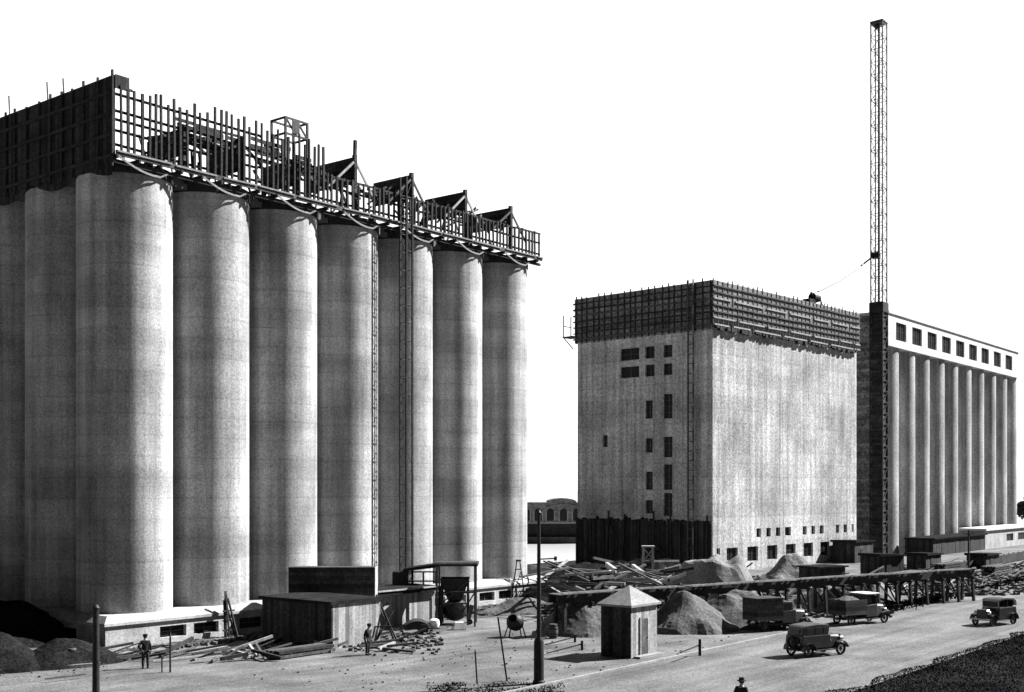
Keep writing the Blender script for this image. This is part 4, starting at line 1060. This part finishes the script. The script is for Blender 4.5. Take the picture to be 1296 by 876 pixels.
def lorry(loc, rz, label, canopy, boxh):
    o = empty('lorry', loc, rz, label, 'lorry'); m = M['paint2']
    front_end(o, m, .95, 1.95, 1.3, .46)
    chassis(o, -1.6, 1.65)
    for sy in (-.7,.7):
        fender(o, 1.65, sy, .46, .26, 10, 165, m); MB().box(.2,1.2,sy-.13,sy+.13,.36,.4).build('running_board', M['iron'], o)
    c_ = MB(); c_.prism([(-.15,.5),(.95,.5),(.95,1.32),(.88,1.36),(-.15,1.3)],-.68,.68); c_.build('cab', m, o, bevel=.03)
    if canopy:
        MB().box(-.3,1.1,-.78,.78,2.06,2.14).build('cab_roof', M['canvas'], o, bevel=.02)
        for x in (-.1,.9):
            for sy in (-.64,.64): MB().bar((x,sy,1.3),(x,sy,2.055),.05).build('roof_post', M['iron'], o)
        MB().box(.9,.915,-.58,.58,1.34,1.95).build('windscreen', M['carglass'], o)
        MB().box(-.14,-.06,-.66,.66,1.31,2.05).build('cab_back', m, o)
    else:
        c_=MB(); c_.prism([(-.14,1.302),(.75,1.302),(.68,1.9),(-.14,1.95)],-.66,.66); c_.build('cab_top', m, o, bevel=.04)
        for sy in (-.676,.661): MB().box(.02,.55,sy,sy+.015,1.36,1.78).build('window', M['carglass'], o)
        MB().box(.0,.012,-.55,.55,0,.45).build('windscreen', M['carglass'], o).matrix_local = Matrix.Translation((.745,0,1.36)) @ Matrix.Rotation(R(-6),4,'Y')
    MB().box(-2.3,-.22,-.82,.82,.72,.82).build('load_bed', M['tbrown'], o)
    for y0,y1 in ((-.82,-.78),(.78,.82)): MB().box(-2.3,-.22,y0,y1,.825,boxh).build('side_board', M['boardH'], o)
    for x0,x1 in ((-2.3,-2.26),(-.26,-.22)): MB().box(x0,x1,-.775,.775,.825,boxh).build('tail_board', M['boardH'], o)
    if not canopy: MB().box(-2.34,-.2,-.85,.85,boxh+.003,boxh+.06).build('box_roof', M['cloth'], o)
    else:
        n=MB(); 
        vs=[]; 
        for i in range(9):
            for j in range(7): x=-2.25+2.0*i/8; y=-.77+1.54*j/6; vs.append((x,y,boxh-.12+.35*math.sin(math.pi*i/8)*math.sin(math.pi*j/6)+random.uniform(-.04,.04)))
        n.add(vs,[(i*7+j,(i+1)*7+j,(i+1)*7+j+1,i*7+j+1) for i in range(8) for j in range(6)]); n.build('load', M['gravel'], o)
    for sy in (-.66,.66): fender(o,-1.6,sy,.44,.24,10,170,m)
    return o
sedan(G(1032,829), ANG-.35, 'black closed motor car on the road nearest the grass verge')
sedan(G(1259,790.5), ANG+math.pi-.25, 'black open topped motor car with a pale windscreen bar coming along the road at right', soft=True)
lorry(G(1089,789), ANG-.35, 'dark lorry with a white cab canopy parked at the yard kerb', True, 1.75)
lorry(G(985,797), ANG-.45, 'dark lorry with a tall box body parked by the gravel heap', False, 2.15)

# ------------------------------------------------------------------ people
def skin_obj(name, pts, edges, radii, m, par, sub=1):
    me = bpy.data.meshes.new(name); me.from_pydata(pts, edges, []); me.update(); me.materials.append(m)
    o = bpy.data.objects.new(name, me); COL.objects.link(o); o.parent = par
    sk = o.modifiers.new('skin', 'SKIN'); sk.use_smooth_shade = True
    lay = me.skin_vertices[0].data if me.skin_vertices else None
    if lay is None:
        bpy.context.view_layer.objects.active = o
    for i, r in enumerate(radii):
        rr = r if isinstance(r, tuple) else (r, r); me.skin_vertices[0].data[i].radius = rr
    me.skin_vertices[0].data[0].use_root = True
    s_ = o.modifiers.new('sub', 'SUBSURF'); s_.levels = sub; s_.render_levels = 2
    return o
def person(loc, rz, label, elbow_out=True, stoop=0.0, hat='cap'):
    """faces local -y. 1.72 m tall, standing with one arm akimbo"""
    o = empty('person', loc, rz, label, 'person')
    st = stoop
    J = [(0,0,.93),(0,-.02-.1*st,1.15),(0,-.03-.2*st,1.38),(0,-.04-.28*st,1.50),(0,-.06-.32*st,1.62),(0,-.06-.33*st,1.72),   # pelvis chest neck head
         (.10,0,.88),(.115,-.02,.48),(.12,.03,.08),(.125,-.12,.04),                       # left leg
         (-.10,0,.88),(-.115,-.06,.48),(-.13,-.02,.08),(-.135,-.17,.04),
         (.19,-.03-.2*st,1.38),(.36 if elbow_out else .25,.06,1.14),(.20 if elbow_out else .27,-.1,.98 if elbow_out else .88),
         (-.19,-.03-.2*st,1.38),(-.26,.02,1.12),(-.28,-.12,.88)]
    E_ = [(0,1),(1,2),(2,3),(3,4),(4,5),(0,6),(6,7),(7,8),(8,9),(0,10),(10,11),(11,12),(12,13),(2,14),(14,15),(15,16),(2,17),(17,18),(18,19)]
    rad = [.13,.13,.12,.06,.095,.085,.085,.06,.045,.04,.085,.06,.045,.04,.06,.045,.035,.06,.045,.035]
    skin_obj('body', J, E_, rad, M['skin'], o)
    # coat: torso, skirts and sleeves
    ci = [0,1,2,14,15,16,17,18,19]; Jc = [J[i] for i in ci] + [(0,0,.72), (0,-.035-.24*st,1.45)]
    def shrink(a,b,f): return tuple(a[k]+(b[k]-a[k])*f for k in range(3))
    Jc[5] = shrink(J[15],J[16],.9); Jc[8] = shrink(J[18],J[19],.9)
    skin_obj('coat', Jc, [(0,1),(1,2),(2,3),(3,4),(4,5),(2,6),(6,7),(7,8),(0,9),(2,10)], [(.19,.15),(.19,.15),(.17,.14),.09,.07,.058,.09,.07,.058,(.21,.17),.085], M['coat'], o)
    ti = [0,6,7,8,10,11,12]; skin_obj('trousers', [J[i] for i in ti], [(0,1),(1,2),(2,3),(0,4),(4,5),(5,6)], [.15,.11,.085,.075,.11,.085,.075], M['trouser'], o)
    for i in (8,12):
        m_=MB(); x,y,z=J[i]; m_.prism([(0,0),(0,0)],0,0) if False else None
        m_.box(x-.05,x+.05,y-.22,y+.07,0,.09); m_.build('shoe', M['iron'], o, bevel=.03)
    hx,hy,hz = J[4]
    # face: nose, ears, eyes
    m_=MB(); m_.add([(hx-.018,hy-.085,hz+.03),(hx+.018,hy-.085,hz+.03),(hx,hy-.125,hz-.01),(hx,hy-.085,hz-.015)],[(0,1,2),(0,2,3),(1,3,2)]); m_.build('nose', M['skin'], o)
    for sx in (-1,1):
        m_=MB(); m_.lathe([(0,-.03),(.02,-.015),(.022,.01),(0,.03)],8,(hx+sx*.095,hy,hz)); m_.build('ear', M['skin'], o)
        m_=MB(); m_.lathe([(0,-.01),(.012,0),(0,.01)],8,(hx+sx*.035,hy-.088,hz+.03)); m_.build('eye', M['iron'], o)
    m_=MB(); m_.box(hx-.03,hx+.03,hy-.094,hy-.08,hz-.055,hz-.045); m_.build('mouth', M['tdark'], o)
    m_=MB(); m_.lathe([(.098,-.02),(.108,.03),(.1,.09),(.0,.12)],16,(hx,hy+.012,hz)); m_.build('hair', M['coat'], o, smooth=True)
    m_=MB()
    if hat == 'cap': m_.lathe([(.115,.05),(.135,.09),(.12,.15),(.06,.175),(0,.18)],16,(hx,hy,hz)); m_.box(hx-.07,hx+.07,hy-.19,hy-.1,hz+.055,hz+.07)
    else: m_.lathe([(.115,.06),(.19,.055),(.19,.07),(.112,.075),(.105,.19),(.06,.2),(0,.19)],18,(hx,hy,hz))
    m_.build('hat', M['coat'], o, smooth=True)
    # hands: palm with four fingers and thumb
    for (a,b) in ((15,16),(18,19)):
        A=Vector(J[a]); B=Vector(J[b]); d=(B-A).normalized(); s_=d.orthogonal().normalized(); n_=d.cross(s_)
        pts=[B-d*.02,B+d*.05]; ed=[(0,1)]; rd=[.028,.034]
        for k in range(4):
            off=(k-1.5)*.019; L_=(.07,.08,.075,.06)[k]; i0=len(pts)
            pts += [B+d*.08+s_*off, B+d*(.08+L_*.5)+s_*off*1.1+n_*.012, B+d*(.08+L_)+s_*off*1.1+n_*.035]; ed += [(1,i0),(i0,i0+1),(i0+1,i0+2)]; rd += [.0095,.009,.007]
        i0=len(pts); pts += [B+d*.03+s_*.045, B+d*.07+s_*.06+n_*.02]; ed += [(0,i0),(i0,i0+1)]; rd += [.012,.009]
        skin_obj('hand', [tuple(p) for p in pts], ed, rd, M['skin'], o)
    return o
person(G(184,846), R(200), 'person in a dark coat standing with an elbow out before the near plinth', True, .15, 'cap')
person(G(465,829), R(60), 'person in dark work clothes standing below the raised bin among props', False, .2, 'cap')
person(D(938,47.3), R(150), 'person in a dark brimmed hat cut off at the bottom edge of the road', False, 0, 'brim')
